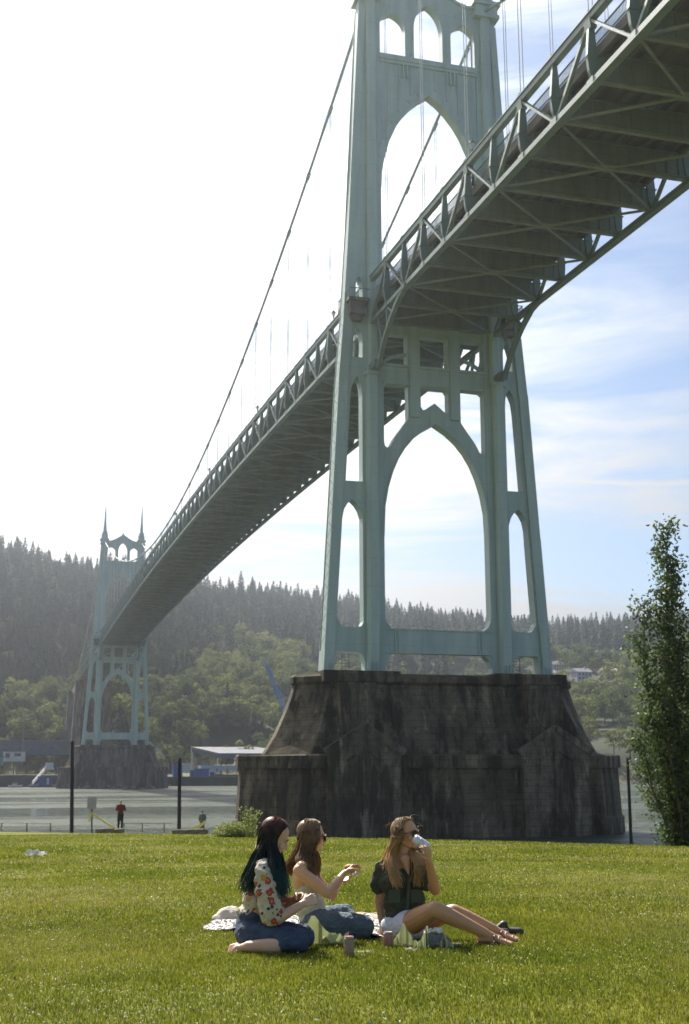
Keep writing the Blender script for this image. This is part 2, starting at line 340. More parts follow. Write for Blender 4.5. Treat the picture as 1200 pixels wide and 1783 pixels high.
# river
def water_mat():
    m = bpy.data.materials.new('river_water'); m.use_nodes = True
    N = m.node_tree.nodes; L = m.node_tree.links; b = N['Principled BSDF']
    b.inputs['Base Color'].default_value = (.058, .070, .050, 1); b.inputs['Specular IOR Level'].default_value = .5; b.inputs['IOR'].default_value = 1.10
    t = N.new('ShaderNodeTexCoord')
    prev = None
    for sc, st, dist, stre in ((.22, (1, .55, 1), 1.6, 1.0), (.9, (1, .5, 1), .5, 1.0), (.045, (1, .3, 1), 2.4, .7)):
        mp_ = N.new('ShaderNodeMapping'); mp_.inputs['Scale'].default_value = st; L.new(t.outputs['Object'], mp_.inputs[0])
        n = N.new('ShaderNodeTexNoise'); n.inputs['Scale'].default_value = sc; n.inputs['Detail'].default_value = 5; n.inputs['Roughness'].default_value = .6
        L.new(mp_.outputs[0], n.inputs['Vector'])
        bp = N.new('ShaderNodeBump'); bp.inputs['Strength'].default_value = stre; bp.inputs['Distance'].default_value = dist
        L.new(n.outputs['Fac'], bp.inputs['Height'])
        if prev is not None: L.new(prev, bp.inputs['Normal'])
        prev = bp.outputs[0]
    L.new(prev, b.inputs['Normal'])
    mp_ = N.new('ShaderNodeMapping'); mp_.inputs['Scale'].default_value = (.35, 1.5, 1); mp_.inputs['Rotation'].default_value = (0, 0, R(12)); L.new(t.outputs['Object'], mp_.inputs[0])
    n = N.new('ShaderNodeTexNoise'); n.inputs['Scale'].default_value = .022; n.inputs['Detail'].default_value = 8; L.new(mp_.outputs[0], n.inputs['Vector'])
    mr = N.new('ShaderNodeMapRange'); mr.inputs['From Min'].default_value = .44; mr.inputs['From Max'].default_value = .58; mr.inputs['To Min'].default_value = .04; mr.inputs['To Max'].default_value = .34
    L.new(n.outputs['Fac'], mr.inputs['Value'])
    sy = N.new('ShaderNodeSeparateXYZ'); L.new(t.outputs['Object'], sy.inputs[0])
    m3 = N.new('ShaderNodeMapRange'); m3.inputs['From Min'].default_value = 330; m3.inputs['From Max'].default_value = 470; m3.inputs['To Max'].default_value = .36; L.new(sy.outputs['Y'], m3.inputs['Value'])
    ad = N.new('ShaderNodeMath'); ad.operation = 'ADD'; L.new(mr.outputs[0], ad.inputs[0]); L.new(m3.outputs[0], ad.inputs[1]); L.new(ad.outputs[0], b.inputs['Roughness']); return m
M_WATER = water_mat()
mb = MB(); mb.add([(-1500, -200, WATER_Z), (1900, -200, WATER_Z), (1900, 700, WATER_Z), (-1500, 700, WATER_Z)], [(0, 1, 2, 3)])
struct('river', mb, M_WATER)
# far bank and the wooded hills behind it: one height field round the camera
RIDGE = [(-30, 930), (0, 943), (60, 958), (100, 966), (165, 972), (260, 980), (330, 1003), (400, 1012), (480, 1030), (560, 1040), (640, 1048), (700, 1060), (780, 1070), (900, 1084), (1000, 1086), (1100, 1078), (1200, 1070), (1400, 1060)]
def az_of(px): r = ray(px, 1342); return math.atan2(r.x, r.y)
RAZ = [az_of(a) for a, b in RIDGE]; REL = [(lambda r: r.z / math.hypot(r.x, r.y))(ray(a, b)) for a, b in RIDGE]
def ridge(az):
    el = float(np.interp(az, RAZ, REL))
    Rr = float(np.interp(az, [R(-10), R(0), R(8), R(16), R(24), R(40)], [930, 960, 1100, 1450, 1650, 1650]))
    return el, Rr
BANK0 = 548.0
def hill_z(x, y):
    r = math.hypot(x, y); az = math.atan2(x, y)
    el, Rr = ridge(az)
    H = el * Rr - 15.0
    foot = 640 + 40 * math.sin(az * 9 + 1)
    if y < BANK0 + 4: return -8.5
    base = min(1.0, (y - BANK0 - 4) / 22) * 6.2 - 7.8 + 1.0 * noise.noise(Vector((x * .01, y * .01, 2)))
    t = (r - foot) / (Rr - foot)
    if t <= 0: return base
    if t < 1: h = H * (t ** .85) * (1 + .0 * t)
    else: h = H - (r - Rr) * .12
    n = noise.noise(Vector((x * .006, y * .006, 5))) * 22 + noise.noise(Vector((x * .018, y * .018, 9))) * 8
    return base + h + n * min(1, max(t, 0) * 3) * max(0.0, 1 - max(t, 0)) * 1.6
azs = [R(-32 + i * .6) for i in range(150)]
rs_ = [500, 530, 545, 552, 560, 570, 585, 600, 620] + [640 + i * 16 for i in range(70)] + [1800, 2000, 2300, 2800, 3600]
mb = MB()
mb = grid(lambda a, r: (r * math.sin(a), r * math.cos(a) if math.cos(a) > 0 else 0, hill_z(r * math.sin(a), r * math.cos(a))), azs, rs_)
M_HILL = mat('forest_floor', (.028, .040, .018), (.055, .062, .03), .02, 1.0)
def hill_mat():
    m = bpy.data.materials.new('far_bank_and_hill_soil'); m.use_nodes = True
    return m
hillmb = mb
for i, f in enumerate(mb.f):
    zc = sum(mb.v[k][2] for k in f) / 4
    mb.mi[i] = 0 if zc < 3.5 else 1
struct('hills', mb, [M_FARB, M_HILL], True)

# ------------------------------------------------------------------ trees: templates as numpy clumps
def leaf_quads(C, Nrm, size, elong=1.0, r=nrs):
    """one folded quad per centre, facing roughly Nrm"""
    n = len(C); a = r.normal(size=(n, 3)); Nn = Nrm / (np.linalg.norm(Nrm, axis=1, keepdims=True) + 1e-9)
    a -= (a * Nn).sum(1, keepdims=True) * Nn; a /= np.linalg.norm(a, axis=1, keepdims=True) + 1e-9
    b = np.cross(Nn, a); sz = size if hasattr(size, '__len__') else np.full(n, size); sz = np.asarray(sz).reshape(-1, 1)
    sz = sz * r.uniform(.65, 1.3, (n, 1))
    V = np.stack([C - a * sz * elong, C - b * sz * .55 - Nn * sz * .1, C + a * sz * elong, C + b * sz * .55 - Nn * sz * .1], 1).reshape(-1, 3)
    F = np.arange(4 * n).reshape(n, 4); return V, F
def deciduous(seed, n=900, h=19, w=10.0):
    r = np.random.RandomState(seed); blobs = []
    for i in range(17):
        a = r.uniform(0, 2 * np.pi); rr = w * .52 * np.sqrt(r.uniform(0, 1)); z = h * r.uniform(.34, .86)
        blobs.append((rr * np.cos(a) * (1.25 - z / h * .55), rr * np.sin(a) * (1.25 - z / h * .55), z, w * r.uniform(.17, .31)))
    C = []; Nn = []
    for k in range(n):
        b = blobs[r.randint(len(blobs))]; d = r.normal(size=3); d[2] = abs(d[2]) * 1.1 - .25; d /= np.linalg.norm(d)
        q = b[3] * r.uniform(.82, 1.06); C.append([b[0] + d[0] * q, b[1] + d[1] * q, b[2] + d[2] * q * .85]); Nn.append(d + r.normal(size=3) * .35)
    V, F = leaf_quads(np.array(C), np.array(Nn), w * .058, 1.0, r)
    return V, F
def conifer(seed, n=600, h=24, w=6.6):
    r = np.random.RandomState(seed); C = []; Nn = []; sz = []
    lean = r.uniform(.7, 1.25, 12)
    for k in range(n):
        t = r.uniform(0, 1) ** 1.5; z = h * (.08 + .92 * t); a = r.uniform(0, 2 * np.pi)
        tier = .78 + .32 * ((t * 13) % 1)
        rad = w * (1 - t) ** .85 * (1.0 - .0 * t) * tier * lean[int(a / 6.29 * 12) % 12] * r.uniform(.55, 1.03) + .12
        C.append([rad * np.cos(a), rad * np.sin(a), z - rad * .22]); Nn.append([np.cos(a) * .75, np.sin(a) * .75, .75 + .3 * r.normal()]); sz.append(.42 + .78 * (1 - t))
    C.append([0, 0, h - .3]); Nn.append([1, 0, 0]); sz.append(.5)
    V, F = leaf_quads(np.array(C), np.array(Nn), np.array(sz), 1.35, r)
    return V, F
def trunk_np(h, r0, n=5):
    vs = []
    for z, q in ((-2, r0 * 1.1), (h * .5, r0 * .6), (h * .9, r0 * .15)):
        for j in range(n): a = 2 * math.pi * j / n; vs.append((q * math.cos(a), q * math.sin(a), z))
    fs = [(i * n + j, i * n + (j + 1) % n, (i + 1) * n + (j + 1) % n, (i + 1) * n + j) for i in range(2) for j in range(n)]
    return np.array(vs), np.array(fs)
M_LEAF = [mat('sunlit_maple_leaves', (.145, .175, .042), (.215, .23, .062), .08, .75, trans=.45, spec=.2),
          mat('mid_green_leaves', (.085, .115, .032), (.13, .155, .045), .08, .8, trans=.38, spec=.2)]
M_FIR = mat('fir_needles', (.030, .050, .022), (.062, .080, .032), .03, .85, trans=.15, spec=.15)
M_BARK = mat('grey_brown_bark', (.10, .085, .07), (.06, .05, .042), 4, .9, bump=.5)
DEC = [deciduous(s) for s in range(5)]; FIR = [conifer(20 + s) for s in range(5)]
def tree_mesh(name, VF, tr, leafm):
    V, F = VF; TV, TF = tr
    return npmesh(name, np.vstack([V, TV]), np.vstack([F, TF + len(V)]), [leafm, M_BARK], np.r_[np.zeros(len(F)), np.ones(len(TF))])
DECM = [[tree_mesh('deciduous_tree', d, trunk_np(13, .45), m) for m in M_LEAF] for d in DEC]
FIRM = [tree_mesh('fir_tree', d, trunk_np(24, .4), M_FIR) for d in FIR]

HOUSES = [(967, 1168, 965, 9, 'white'), (1008, 1158, 985, 11, 'grey'), (1052, 1158, 1000, 14, 'pale'), (1083, 1160, 1010, 12, 'blue'),
          (1012, 1184, 930, 12, 'lavender'), (1061, 1184, 925, 12, 'cream'), (955, 1184, 900, 9, 'white')]
def ground_at(px, py0=1000, py1=1340, rmin=650, rmax=1500, step=4):
    """first hit of the pixel's ray with the hill surface"""
    r = ray(px, py0); h = math.hypot(r.x, r.y); r = r / h; q = rmin
    while q < rmax:
        if hill_z(r.x * q, r.y * q) > r.z * q: return Vector((r.x * q, r.y * q, hill_z(r.x * q, r.y * q)))
        q += step
    return Vector((r.x * rmax, r.y * rmax, hill_z(r.x * rmax, r.y * rmax)))
house_spots = [(ground_at(px, py), w, c) for px, py, _, w, c in HOUSES]
# individual trees: the front row, the clumps above the yard and the tallest firs of the skyline
ind = []
def add_ind(kind, x, y, sc): ind.append((kind, x, y, hill_z(x, y), sc))
tr_rnd = random.Random(5)
def decid_zone(az, r):        # leafy trees fill the lower slope, more of them to the right of the far tower
    el, Rr = ridge(az); t = (r - 640) / (Rr - 640)
    n = noise.noise(Vector((math.sin(az) * r * .011, math.cos(az) * r * .011, 3)))
    lim = float(np.interp(az, [R(-4), R(5), R(9), R(12), R(15), R(24), R(34)], [.26, .24, .34, .56, .36, .42, .55]))
    return t < lim + n * .34
for k in range(64):            # row along the foot of the slope
    px = -60 + k * 21.0 + tr_rnd.uniform(-6, 6); az = az_of(px); rr = 640 + tr_rnd.uniform(-14, 26) + 14 * math.sin(az * 9 + 1)
    add_ind('d', rr * math.sin(az), rr * math.cos(az), tr_rnd.uniform(.62, 1.12))
for k in range(84):
    px = -60 + k * 16.2 + tr_rnd.uniform(-6, 6); az = az_of(px); rr = 682 + tr_rnd.uniform(-10, 45)
    add_ind('d' if tr_rnd.random() < .85 else 'f', rr * math.sin(az), rr * math.cos(az), tr_rnd.uniform(.7, 1.25))
for k in range(130):           # skyline firs
    px = -50 + k * 10.2 + tr_rnd.uniform(-6, 6); az = az_of(px); el, Rr = ridge(az); rr = Rr - tr_rnd.uniform(0, 40)
    add_ind('f', rr * math.sin(az), rr * math.cos(az), tr_rnd.choice([.4, .5, .6, .7, .8, 1.0]) * (1 + .3 * (Rr > 1200)))
def near_house(x, y):
    for p, w, c in house_spots:
        az = math.atan2(p.x, p.y); a2 = math.atan2(x, y); rp = math.hypot(p.x, p.y); r2 = math.hypot(x, y)
        if abs(az - a2) * rp < w * .85 and -46 < r2 - rp < 12: return True
    return False
i_d = i_f = 0
LMK = [(-999, 'left of the distant tower'), (R(5.0), 'right of the distant tower under the deck'), (R(9.8), 'between the crane boom and the near tower'), (R(15), 'seen through the arches of the near tower'), (R(26), 'between the near tower and the right edge')]
def where(x, y):
    a = math.atan2(x, y); k = [l for v, l in LMK if a >= v]; return k[-1]
for kind, x, y, z, sc in ind:
    if near_house(x, y): continue
    if kind == 'd':
        q_ = 0 if tr_rnd.random() < .45 else 1; me = DECM[i_d % 5][q_]; i_d += 1
        o = bpy.data.objects.new('deciduous_tree', me)
        wd = ('rounded yellow-green tree', 'rounded mid-green tree')[q_] + (' at the hill foot ' if math.hypot(x, y) < 672 else ' up the slope ') + where(x, y)
        tag(o, wd, 'tree', wd.replace('tree', 'trees', 1))
    else:
        me = FIRM[i_f % 5]; i_f += 1
        o = bpy.data.objects.new('fir_tree', me)
        up = z > 60
        wd = ('dark fir on the skyline ' if up else 'dark fir low on the hill ') + where(x, y)
        tag(o, wd, 'tree', wd.replace('fir', 'firs', 1))
    o.location = (x, y, z - .3); o.rotation_euler.z = tr_rnd.uniform(0, 6.28); o.scale = (sc * tr_rnd.uniform(.85, 1.15), sc * tr_rnd.uniform(.85, 1.15), sc)
    COL.objects.link(o)
# the rest of the wood: one mass
Vs = []; Fs = []; Ms = []; off = 0
for q in range(7000):
    az = R(tr_rnd.uniform(-6, 40)); el, Rr = ridge(az)
    t = tr_rnd.random() ** 1.15; rr = 705 + (Rr - 705 + 20) * t
    x, y = rr * math.sin(az), rr * math.cos(az)
    if near_house(x, y): continue
    dz = decid_zone(az, rr); z = hill_z(x, y)
    if dz and tr_rnd.random() < .3: continue
    if dz: V, F = DEC[tr_rnd.randrange(5)]; sc = tr_rnd.uniform(.6, 1.15); mi = 0 if tr_rnd.random() < .4 else 1
    else:
        V, F = FIR[tr_rnd.randrange(5)]; sc = tr_rnd.choice([.45, .55, .65, .75, .85, 1.0]) * (1 + .25 * (Rr > 1250)); mi = 2
        if tr_rnd.random() < .16: V, F = DEC[tr_rnd.randrange(5)]; mi = 1; sc *= .8
    a = tr_rnd.uniform(0, 6.28); c, s_ = math.cos(a) * sc, math.sin(a) * sc
    P = np.empty_like(V); P[:, 0] = V[:, 0] * c - V[:, 1] * s_ + x; P[:, 1] = V[:, 0] * s_ + V[:, 1] * c + y; P[:, 2] = V[:, 2] * sc + z - .3
    if rr > 850:      # far ones need fewer leaves, each a little larger
        keep = np.arange(0, len(F), 2); P = P.reshape(-1, 4, 3)[keep]; m_ = P.mean(1, keepdims=True); P = (m_ + (P - m_) * 1.4).reshape(-1, 3)
        Fk = np.arange(len(P)).reshape(-1, 4)
    else: Fk = F
    Vs.append(P); Fs.append(Fk + off); Ms.append(np.full(len(Fk), mi)); off += len(P)
me = npmesh('forest', np.vstack(Vs), np.vstack(Fs), [M_LEAF[0], M_LEAF[1], M_FIR], np.concatenate(Ms))
o = put('forest', me); tag(o, 'dense mixed wood of firs and leafy trees covering the hill across the river', 'forest', kind='stuff')
del Vs, Fs, Ms

# ------------------------------------------------------------------ concrete river piers
def ring(pl, z): return [(x, y, z) for x, y in pl]
def oct_plan(hx, yf, ch, yc=.7, cyk=1.0):
    """octagon: half length hx, front face at y=yf, chamfer ch in x; symmetric about yc"""
    hy = yc - yf; e = .7 * cyk
    return [(-hx + ch, yc - hy), (hx - ch, yc - hy), (hx, yc - e), (hx, yc + e), (hx - ch, yc + hy), (-hx + ch, yc + hy), (-hx, yc + e), (-hx, yc - e)]
def loft(rings, cap=True, mi=0):
    mb = MB(); n = len(rings[0]); vs = [p for r_ in rings for p in r_]
    fs = [(i * n + j, i * n + (j + 1) % n, (i + 1) * n + (j + 1) % n, (i + 1) * n + j) for i in range(len(rings) - 1) for j in range(n)]
    if cap: fs += [tuple(range(n - 1, -1, -1)), tuple((len(rings) - 1) * n + j for j in range(n))]
    return mb.add(vs, fs, mi)
def make_pier(y_off, m, label):
    t = thing('bridge_pier', (TX - .42, TY + y_off, -9.5), label, 'bridge pier')
    def P(name, mb, mm=None, **k):
        mb.v = [(x, y, z + 9.5) for x, y, z in mb.v]; return part(name, mb, mm or m, t, world=False, **k)
    P('lower_block', loft([ring(oct_plan(21.85, -6.6, 5.4), -9.4), ring(oct_plan(21.75, -6.45, 5.4), -5.0), ring(oct_plan(21.5, -6.3, 5.4), -4.75), ring(oct_plan(21.25, -6.1, 5.4), .25)]))
    P('ledge', loft([ring(oct_plan(21.6, -6.6, 5.4), .25), ring(oct_plan(21.6, -6.6, 5.4), 1.45), ring(oct_plan(21.45, -6.4, 5.4), 1.62)]))
    ub = loft([ring(oct_plan(18.9, -5.3, 3.6), 1.6), ring(oct_plan(17.6, -4.5, 3.3), 3.7), ring(oct_plan(16.7, -3.9, 3.1), 5.7), ring(oct_plan(16.05, -3.45, 3.0), 7.4), ring(oct_plan(15.65, -3.15, 2.9), 8.7)])
    P('upper_block', ub)
    P('cornice', loft([ring(oct_plan(15.6, -3.1, 2.9), 8.7), ring(oct_plan(15.9, -3.6, 3.0), 8.95), ring(oct_plan(15.9, -3.6, 3.0), 9.55), ring(oct_plan(15.5, -3.3, 3.0), 9.85)]))
    for s in (-1, 1):       # raised seats under the tower legs
        sb = MB(); a, b = sorted((s * 5.3, s * 13.6))
        sb.box(a, b, -3.72, 5.1, 8.95, 10.08)
        P('leg_seat', sb)
    for s in (-1, 1):
        cx = s * 10.3
        g = MB()
        g.prism_y([(cx - 3.7, -9), (cx + 3.7, -9), (cx + 3.7, 2.0), (cx, 4.1), (cx - 3.7, 2.0)], -7.35, -3.0)
        g.prism_y([(cx - 1.5, 1.2), (cx - 2.0, 8.8), (cx + 2.0, 8.8), (cx + 1.5, 1.2)], -4.9, -2.9)
        # gable moulding and centre spine
        for (x0, z0, x1, z1) in ((cx - 4.1, 1.75, cx, 4.25), (cx, 4.25, cx + 4.1, 1.75)): g.bar((x0, -7.25, z0), (x1, -7.25, z1), .7, .42, up=Vector((0, 1, 0)))
        for (x0, z0, x1, z1) in ((cx - 1.9, .95, cx, 2.15), (cx, 2.15, cx + 1.9, .95)): g.bar((x0, -7.40, z0), (x1, -7.40, z1), .25, .24, up=Vector((0, 1, 0)))
        g.prism_y([(cx - .3, -4.8), (cx + .3, -4.8), (cx + .3, 1.75), (cx, 2.0), (cx - .3, 1.75)], -7.47, -7.3)
        # pointed shield above the gable
        g.prism_y([(cx - 1.25, 8.55), (cx - 1.35, 6.2), (cx - .8, 4.9), (cx, 4.3), (cx + .8, 4.9), (cx + 1.35, 6.2), (cx + 1.25, 8.55)], -5.05, -4.85)
        P('gabled_buttress', g, M_PIERB if m is M_PIER else M_PIER2)
    # long recess between the buttresses: projecting flat pilasters on both sides of it
    for s in (-1, 1):
        pp = MB(); pp.add([(s * 5.0, -4.75, 3.0), (s * 6.4, -4.75, 3.0), (s * 6.4, -3.3, 8.7), (s * 5.0, -3.3, 8.7), (s * 5.0, -2.9, 3.0), (s * 6.4, -2.9, 3.0), (s * 6.4, -2.9, 8.7), (s * 5.0, -2.9, 8.7)],
               [(0, 1, 2, 3), (0, 4, 5, 1), (1, 5, 6, 2), (2, 6, 7, 3), (3, 7, 4, 0)])
        P('pilaster', pp)
    return t
make_pier(0, M_PIER, 'huge dark weathered concrete pier with two gabled buttresses under the near green tower')
make_pier(SPAN, M_PIER2, 'weathered concrete pier standing at the far shore under the distant green tower')

# ------------------------------------------------------------------ steel towers
def outer_x(z): return float(np.interp(z, [10.1, 25.6, 42.5, 49.5, 68.4, 90, 96], [13.15, 12.3, 11.4, 10.85, 9.75, 8.85, 8.75]))
def make_tower(y_off, label):
    t = thing('bridge_tower', (TX, TY + y_off, 10.08), label, 'bridge tower')
    def P(name, mb, m=M_ST, parent=t, **k):
        mb.v = [(x, y, z - 10.08) for x, y, z in mb.v]; return part(name, mb, m, parent, world=False, **k)
    for s in (-1, 1):
        mz = (lambda pl: pl) if s > 0 else mirror_x
        zs = [10.1, 25.6, 42.5, 49.5, 68.4, 90, 94]
        out = [(6.15, 10.1), (6.15, 94)] + [(outer_x(z) - .06, z) for z in zs[::-1]]
        h0 = [(8.45, 10.12), (8.45, 11.3), (8.75, 12.1), (9.4, 12.35), (11.6, 12.35), (11.95, 10.12)]
        h1 = [(8.6, 15.6), (8.62, 27.0), (8.9, 27.9), (9.3, 28.5), (9.85, 29.0), (10.35, 28.5), (10.75, 27.8), (10.95, 26.8), (11.58, 16.0), (11.2, 15.25), (10.8, 15.0), (9.3, 15.0), (8.8, 15.15)]
        h2 = [(8.62, 31.05), (8.62, 41.0), (8.7, 42.0), (8.85, 42.6), (9.2, 43.15), (9.55, 42.6), (9.85, 41.8), (10.0, 40.6), (10.55, 31.05)]
        h3 = [(8.55, 45.4), (8.55, 47.6), (8.7, 48.4), (9.05, 49.0), (9.4, 48.5), (9.65, 47.6), (9.7, 45.4)]
        h4 = [(8.5, 52.6), (8.5, 53.9), (8.62, 54.6), (8.9, 55.1), (9.2, 54.6), (9.35, 53.9), (9.35, 52.6)]
        mb = MB(); mb.add(*plate(mz(out), [mz(h) for h in (h0, h1, h2, h3, h4)], 0.0, 1.4))
        # recessed panel on the upper leg: two ribs
        leg = P('leg', mb)
        c1 = MB()                                      # outer battered column: core, flanges and lacing
        def st(z0, z1, a0, b0, a1, b1, y0, y1):
            c1.add([(s * a0, y0, z0), (s * b0, y0, z0), (s * b0, y1, z0), (s * a0, y1, z0), (s * a1, y0, z1), (s * b1, y0, z1), (s * b1, y1, z1), (s * a1, y1, z1)],
                   [(3, 2, 1, 0), (4, 5, 6, 7), (0, 1, 5, 4), (1, 2, 6, 5), (2, 3, 7, 6), (3, 0, 4, 7)])
        zz = [10.1, 12.5, 25.6, 42.5, 49.5, 60.0, 90.0]
        for z0, z1 in zip(zz[:-1], zz[1:]):
            o0, o1 = outer_x(z0), outer_x(z1); k0 = .45 if z0 < 55 else .32; k1 = .45 if z1 < 55 else .32
            d0 = float(np.interp(z0, [10, 50, 90], [.45, .2, .12])); d1 = float(np.interp(z1, [10, 50, 90], [.45, .2, .12]))
            w0 = 1.1 if z0 < 55 else .85; w1 = 1.1 if z1 < 55 else .85
            if z0 < 12: st(z0, z1, o0 - w0, o0, o1 - w1, o1, -d0, 1.4 + d0)
            else:
                st(z0, z1, o0 - w0, o0 - k0, o1 - w1, o1 - k1, -d0 * .6, 1.4 + d0 * .6)
                st(z0, z1, o0 - w0, o0, o1 - w1, o1, -d0, -d0 + .12)
                st(z0, z1, o0 - w0, o0, o1 - w1, o1, 1.4 + d0 - .12, 1.4 + d0)
        P('outer_column', c1)
        lc = MB(); z = 13.0; flip = 0
        while z < 50:
            z2 = z + 1.15; d = float(np.interp(z, [10, 50], [.42, .18]))
            ya, yb = (-d, 1.4 + d) if flip else (1.4 + d, -d)
            lc.bar((s * (outer_x(z) - .1), ya, z), (s * (outer_x(z2) - .1), yb, z2), .08, .3); z = z2; flip ^= 1
        P('lacing', lc, M_ST2)
        ic = MB()                                      # inner column standing proud, chamfered corners
        pl = [(6.9, -.55), (7.15, -.95), (8.05, -.95), (8.3, -.55), (8.3, 1.95), (8.05, 2.35), (7.15, 2.35), (6.9, 1.95)]
        if s < 0: pl = [(-x, y) for x, y in pl][::-1]
        ic.add(*(lambda m_: (m_.v, m_.f))(loft([ring(pl, 10.1), ring(pl, 43.2)])))
        pl2 = [(x * 1.0 + (.12 if x * s > 7.6 else -.12) * s, y + (-.12 if y < .7 else .12)) for x, y in pl]
        ic.add(*(lambda m_: (m_.v, m_.f))(loft([ring(pl2, 43.2), ring(pl2, 43.65)])))
        P('inner_column', ic)
        uc = MB(); q = [(6.75, -.35), (7.0, -.6), (7.75, -.6), (8.0, -.35), (8.0, 1.75), (7.75, 2.0), (7.0, 2.0), (6.75, 1.75)]
        if s < 0: q = [(-x, y) for x, y in q][::-1]
        uc.add(*(lambda m_: (m_.v, m_.f))(loft([ring(q, 43.65), ring(q, 91.0)])))
        P('upper_column', uc)
        bs = MB()                                      # small base stiffeners at the foot
        for x in (6.95, 7.35, 7.75, 8.15): bs.box(*sorted((s * x, s * (x + .08))), -1.12, -.9, 10.1, 11.2)
        for x in (12.3, 12.75): bs.box(*sorted((s * x, s * (x + .07))), -.6, -.42, 10.1, 11.1)
        P('base_stiffener', bs)
        cp = MB()                                      # capital, turret and spire
        a, b = sorted((s * 5.9, s * 9.15))
        cp.box(a, b, -.85, 2.25, 90.9, 91.4); a, b = sorted((s * 6.1, s * 8.95)); cp.box(a, b, -.7, 2.1, 91.4, 92.6)
        a, b = sorted((s * 5.75, s * 9.3)); cp.box(a, b, -1.0, 2.4, 92.6, 93.1)
        P('capital', cp)
        sp = MB(); sp.lathe((s * 7.45, .7, 93.1), [(1.35, 0), (1.35, 1.1), (1.0, 1.5), (.95, 2.7), (1.1, 2.75), (1.1, 3.1), (.7, 3.5), (.62, 5.0), (.42, 7.5), (.22, 12.0), (.08, 15.2), (.02, 15.4)], 8)
        for j in range(8):
            an = math.pi * j / 4; sp.lathe((s * 7.45 + 1.15 * math.cos(an), .7 + 1.15 * math.sin(an), 94.1), [(.16, 0), (.14, .7), (.2, .75), (.02, 1.5)], 6)
        P('spire', sp)
        sw = MB()                                      # walkway bay round the leg at deck level
        sw.box(*sorted((s * 8.1, s * 10.6)), -1.6, 3.0, 51.6, 51.95); sw.box(*sorted((s * 8.5, s * 10.3)), -1.2, 2.6, 50.2, 51.6)
        sw.prism_y([(s * 8.5, 50.2), (s * 10.3, 50.2), (s * 9.9, 49.5), (s * 8.8, 49.5)][::s], -.8, 2.2)
        P('walkway_bay', sw, M_DECK)
        rl = MB()
        for yy in (-1.55, 2.95):
            rl.bar((s * 8.1, yy, 53.0), (s * 10.6, yy, 53.0), .08, .08)
            for k in range(14): rl.bar((s * (8.15 + k * .18), yy, 51.95), (s * (8.15 + k * .18), yy, 53.0), .03, .03)
        for k in range(24): rl.bar((s * 10.55, -1.5 + k * .19, 51.95), (s * 10.55, -1.5 + k * .19, 53.0), .03, .03)
        rl.bar((s * 10.55, -1.55, 53.0), (s * 10.55, 2.95, 53.0), .08, .08)
        P('walkway_railing', rl, M_ST2)
    # lower gothic frame
    arcL = [(-6.14, 25.0), (-6.0, 28.4), (-5.6, 30.6), (-5.05, 32.4), (-4.4, 33.9), (-3.6, 35.2), (-2.6, 36.4), (-1.4, 37.4), (0, 38.25)]
    out = [(-6.15, 25.0)] + arcL[1:] + [(-x, z) for x, z in arcL[::-1][1:]] + [(6.15, 25.0), (6.15, 45.0), (-6.15, 45.0)]
    hl = [(-6.05, 42.3), (-5.7, 42.6), (-3.15, 42.65), (-3.15, 38.7), (-3.9, 37.6), (-4.8, 36.4), (-5.35, 35.35), (-5.65, 35.15), (-5.95, 35.35), (-6.05, 35.9)]
    hc = [(-1.65, 42.5), (1.4, 42.5), (1.68, 42.1), (1.68, 39.9), (1.45, 39.7), (1.2, 39.8), (0, 40.75), (-1.1, 39.95), (-1.4, 39.85), (-1.65, 40.2)]
    mb = MB(); mb.add(*plate(out, [hl, mirror_x(hl), hc], .1, 1.3)); P('arch_frame', mb)
    ft = MB()                                          # raised bands that follow the arch and the beam
    for i in range(len(arcL) - 1):
        for s in (-1, 1):
            (x0, z0), (x1, z1) = arcL[i], arcL[i + 1]
            dx, dz = x1 - x0, z1 - z0; L_ = math.hypot(dx, dz); nx, nz_ = -dz / L_, dx / L_
            ft.bar((-s * x0 * -1 if 0 else s * (x0 + nx * .12), .02, z0 + nz_ * .12), (s * (x1 + nx * .12), .02, z1 + nz_ * .12), .2, .22, up=Vector((0, 1, 0)))
    ft.bar((-6.1, .04, 44.85), (6.1, .04, 44.85), .25, .3); ft.bar((-6.1, .04, 42.75), (6.1, .04, 42.75), .25, .25)
    P('arch_moulding', ft)
    ps = MB()
    for s in (-1, 1):
        ps.box(*sorted((s * 1.7, s * 3.2)), .0, 1.4, 44.9, 50.1)
        ps.box(*sorted((s * 1.9, s * 3.0)), -.12, .02, 38.9, 50.0)
        # curved knee under the deck beam
    ps.box(-6.6, 6.6, .15, 1.25, 48.6, 50.3)
    P('deck_support', ps)
    kn = MB()
    for s in (-1, 1):
        pts = [(s * (2.0 + 3.9 * math.sin(a)), .7, 45.0 + 1.5 * math.cos(a)) for a in [i * math.pi / 16 for i in range(9)]]
        for p, q2 in zip(pts[:-1], pts[1:]): kn.bar(p, q2, .35, .3, up=Vector((0, 1, 0)))
    P('knee_brace', kn)
    sb = MB(); sb.box(-6.9, 6.9, .05, 1.35, 12.35, 14.95); P('base_strut', sb)
    sf = MB()
    for s in (-1, 1):
        sf.box(*sorted((s * 4.55, s * 4.7)), -.07, .06, 12.4, 14.9); sf.box(*sorted((s * 4.95, s * 5.1)), -.07, .06, 12.4, 14.9)
        sf.prism_y([(s * 6.14, 14.96), (s * 6.14, 16.2), (s * 5.9, 15.5), (s * 5.4, 15.05)][::s], .06, 1.34)
        sf.prism_y([(s * 6.14, 12.34), (s * 6.14, 10.9), (s * 5.9, 11.7), (s * 5.3, 12.25)][::-s], .06, 1.34)
    for z in (12.4, 14.9): sf.box(-6.7, 6.7, -.06, .06, z - .07, z + .07)
    P('strut_stiffener', sf)
    ld = MB()
